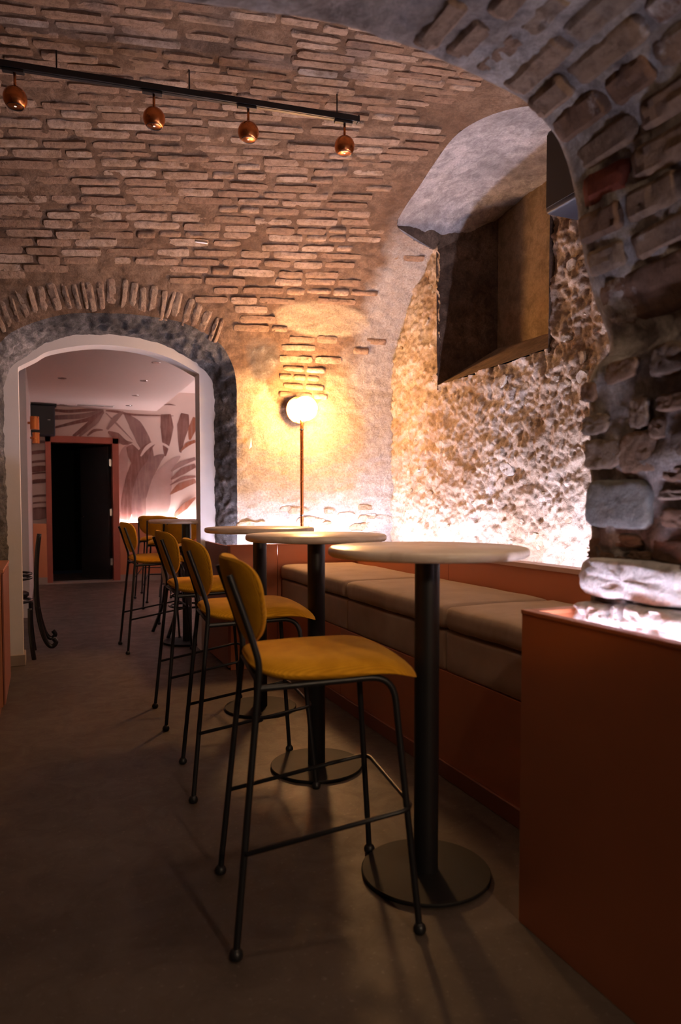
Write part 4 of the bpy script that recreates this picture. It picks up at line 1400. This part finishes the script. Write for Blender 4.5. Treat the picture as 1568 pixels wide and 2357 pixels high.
MB().lathe([(0.0, -0.02), (0.2, -0.02), (0.215, -0.005), (0.215, 0.015), (0.2, 0.025), (0.0, 0.02)], 36, (-0.16, 0.19, z_seat)).build('seat', M['black_wood'], c2, smooth=True, autosmooth=50)
for py_, r in ((1325, 0.010), (1335, 0.010), (1388, 0.012)):
    z = cp(70, py_)[2]
    MB().tube([Vector((-0.16 + 0.235 * math.cos(a), 0.19 + 0.21 * math.sin(a), z)) for a in np.linspace(0, 2 * math.pi, 33)], r, 8, caps=False).build('hoop', M['black_wood'], c2, smooth=True)
MB().tube([cp(90, 1240), (cp(90, 1240)[0], 0.38, cp(90, 1240)[2])], 0.016, 8).build('top_rail', M['black_wood'], c2, smooth=True)
tag(c2, 'black bentwood chair with curled rear legs beside the left arch jamb', 'chair')

# ---- globe lamps
def globe_lamp(base, zc, mat, disc, label):
    lp = empty('globe_lamp', base)
    MB().sphere((0, 0, zc), 0.1, 40, 24).build('globe', mat, lp, smooth=True)
    rb0 = 0.07 if disc else 0.14
    MB().lathe([(0.0, 0.0), (rb0, 0.0), (rb0, 0.008), (0.0, 0.01)], 32).build('base', M['copper'], lp)
    px_, py_ = (-0.015, 0.045) if disc else (0, 0)
    MB().tube([(px_, py_, 0.0), (px_, py_, zc - (0.06 if disc else 0.098))], 0.0145, 18).build('pole', M['copper'], lp, smooth=True, autosmooth=50)
    for z in (0.30, zc - 0.17):
        MB().lathe([(0.0146, -0.006), (0.021, -0.006), (0.021, 0.006), (0.0146, 0.006)], 18, (px_, py_, z)).build('collar', M['chrome'], lp, smooth=True, autosmooth=40)
    if disc:
        dm = MB().lathe([(0.0, -0.008), (0.112, -0.008), (0.112, 0.008), (0.0, 0.008)], 40).build('back_disc', M['copper'], lp, smooth=True, autosmooth=40)
        dm.location = (-0.012, 0.125, zc + 0.002); dm.rotation_euler = (math.pi / 2, 0, 0)
        MB().tube([(-0.012, 0.12, zc), (-0.006, 0.06, zc)], 0.018, 12).build('globe_neck', M['copper'], lp)
    tag(lp, label, 'lamp')
globe_lamp((LAMP_P.x, LAMP_P.y, 0.845), LAMP_P.z - 0.845, M['globe'], True, 'glowing opal globe lamp on a slim copper pole at the back wall')
globe_lamp((1.08, -1.3, 0.0), 1.95, M['globe_dim'], False, 'globe floor lamp of the front room, behind the viewer and outside the picture')

# ---- track rail and copper spots
ZR = 3.44
ra, rb_ = at(0, 155, 'z', ZR), at(822, 283, 'z', ZR)
dirv = (rb_ - ra); dirv.z = 0; Lr = dirv.length; dirv.normalize()
ra2 = ra - dirv * 1.1
rail = empty('track_rail', ra2, math.atan2(dirv.y, dirv.x))
Lt = (rb_ - ra2).length
MB().box((0, -0.019, 0.0), (Lt, 0.019, 0.033)).build('rail_body', M['track'], rail, bevel=0.003)
MB().box((0.0, -0.008, -0.002), (Lt - 0.02, 0.008, 0.0)).build('contact_slot', M['black_metal'], rail)
MB().box((Lt, -0.02, -0.002), (Lt + 0.012, 0.02, 0.035)).build('end_cap', M['track'], rail, bevel=0.002)
for xx in (0.35, Lt - 1.62, Lt - 0.95, Lt - 0.12):
    pw = ra2 + dirv * xx
    zt = ZS + VB * math.sqrt(1 - ((pw.y - YC) / VA) ** 2) - ZR + 0.01
    MB().tube([(xx, 0, 0.033), (xx, 0, zt)], 0.004, 8).build('hanging_rod', M['track'], rail)
tag(rail, 'black ceiling track rail carrying four copper spotlights', 'track rail')
spl = [((35, 165), 'leftmost copper ball spotlight on the track, at the left edge of the picture'), ((354, 213), 'second copper ball spotlight from the left on the track'),
       ((571, 246), 'third copper ball spotlight from the left on the track'), ((792, 281), 'rightmost copper ball spotlight, at the end of the track')]
def make_spot():
    t = empty('track_spotlight')
    MB().box((-0.06, -0.016, -0.014), (0.045, 0.016, 0.0)).build('adapter', M['track'], t, bevel=0.003)
    MB().tube([(0, 0, -0.014), (0, 0, -0.085)], 0.007, 12).build('stem', M['copper'], t, smooth=True)
    prof_ = [(0.058 * math.sin(a) + 1e-6, -0.14 + 0.058 * math.cos(a)) for a in np.linspace(0, 2.35, 22)]
    sh = MB().lathe(prof_, 40).build('ball_shade', M['copper'], t, smooth=True)
    rz_ = prof_[-1]
    MB().lathe([(rz_[0] + 0.001, rz_[1] + 0.002), (rz_[0] - 0.002, rz_[1] - 0.003), (rz_[0] - 0.007, rz_[1] + 0.006)], 36).build('rim', M['black_metal'], sh, smooth=True)
    MB().lathe([(0.0, rz_[1] + 0.004), (rz_[0] - 0.006, rz_[1] + 0.004)], 32).build('lens', M['lens'], sh)
    MB().sphere((0, 0, rz_[1] + 0.004), 0.012, 12, 8, 0.4).build('bulb', M['downlight'], sh, smooth=True)
    return t
sp0 = make_spot()
for i, (q, lab) in enumerate(spl):
    o = sp0 if i == 0 else copy_tree(sp0)
    p = at(*q, 'z', ZR)
    kk = (p - ra2).dot(dirv)
    pp = ra2 + dirv * kk
    o.location = (pp.x, pp.y, ZR - 0.002)
    o.rotation_euler = (0, 0, rail.rotation_euler.z)
    tag(o, lab, 'spotlight', 'copper ball spotlights on the track')

# second track close behind the front arch, above the picture: its spots are lit
rail2 = empty('track_rail', (0.2, 1.725, 2.86), math.radians(0))
MB().box((0, -0.019, 0.0), (2.2, 0.019, 0.033)).build('rail_body', M['track'], rail2, bevel=0.003)
for xx in (0.2, 2.0): MB().tube([(xx, 0, 0.033), (xx, 0, 0.07)], 0.004, 8).build('hanging_rod', M['track'], rail2)
tag(rail2, 'second black track rail close behind the stone arch, above the picture', 'track rail')
for k, xx in enumerate((0.85, 1.4, 1.95)):
    o = copy_tree(sp0)
    o.location = (xx, 1.725, 2.858); o.rotation_euler = (0, 0, 0)
    tag(o, ('left', 'middle', 'right')[k] + ' copper ball spotlight of the track behind the arch, above the picture', 'spotlight', 'copper ball spotlights of the hidden track')
    ld = bpy.data.lights.new('spot_light', 'SPOT')
    ld.energy = SPOT_W; ld.color = SPOT_COL; ld.spot_size = math.radians(150); ld.spot_blend = 0.9; ld.shadow_soft_size = 0.03
    lo = bpy.data.objects.new('spot_light', ld); COL.objects.link(lo)
    lo.parent = o; lo.location = (0, 0, -0.19); lo.rotation_euler = (math.radians(26), 0, 0)

# ---- speaker on the rubble wall by the front arch
sp2 = empty('corner_speaker', (2.78, 3.17, 2.88))
bm_obj(rbox(0.24, 0.32, 0.46, 0.02, (2, 2, 2)), 'cabinet', M['speaker'], sp2, loc=(0, 0, 0.23))
MB().box((-0.128, -0.14, 0.03), (-0.12, 0.14, 0.43)).build('grille', M['track'], sp2)
MB().box((0.12, -0.05, 0.15), (0.19, 0.05, 0.3)).build('bracket', M['track'], sp2)
tag(sp2, 'black loudspeaker on the rubble wall half hidden by the stone arch', 'speaker')

# ---- small things on the walls
p = at(572, 1020, 'y', YW - 0.03)
pm = MB()
pm.add([(-0.022, 0.0, 0.0), (0.022, -0.004, 0.045), (0.026, -0.012, -0.03), (0.0, -0.02, -0.05)], [(0, 3, 1), (3, 2, 1)])
pm.add([(-0.022, 0.002, 0.0), (0.022, -0.002, 0.045), (0.026, -0.010, -0.03), (0.0, -0.018, -0.05)], [(1, 3, 0), (1, 2, 3)])
o = pm.build('paper_scrap', M['paper'])
o.location = p + Vector((0, -0.004, 0))
tag(o, 'small torn paper scrap stuck to the plaster left of the lamp', 'paper')
P, T, N = surf(1.085, s_of_z(3.155))
cl_ = MB().box((-0.045, -0.006, 0.0), (0.045, 0.006, 0.022)).build('cable_clip', M['glass_clip'], bevel=0.002)
m = Matrix((Vector((1, 0, 0)), T, N)).transposed().to_4x4(); m.translation = P + N * 0.022
cl_.matrix_world = m
tag(cl_, 'small pale metal clip fixed on the brick vault', 'clip')
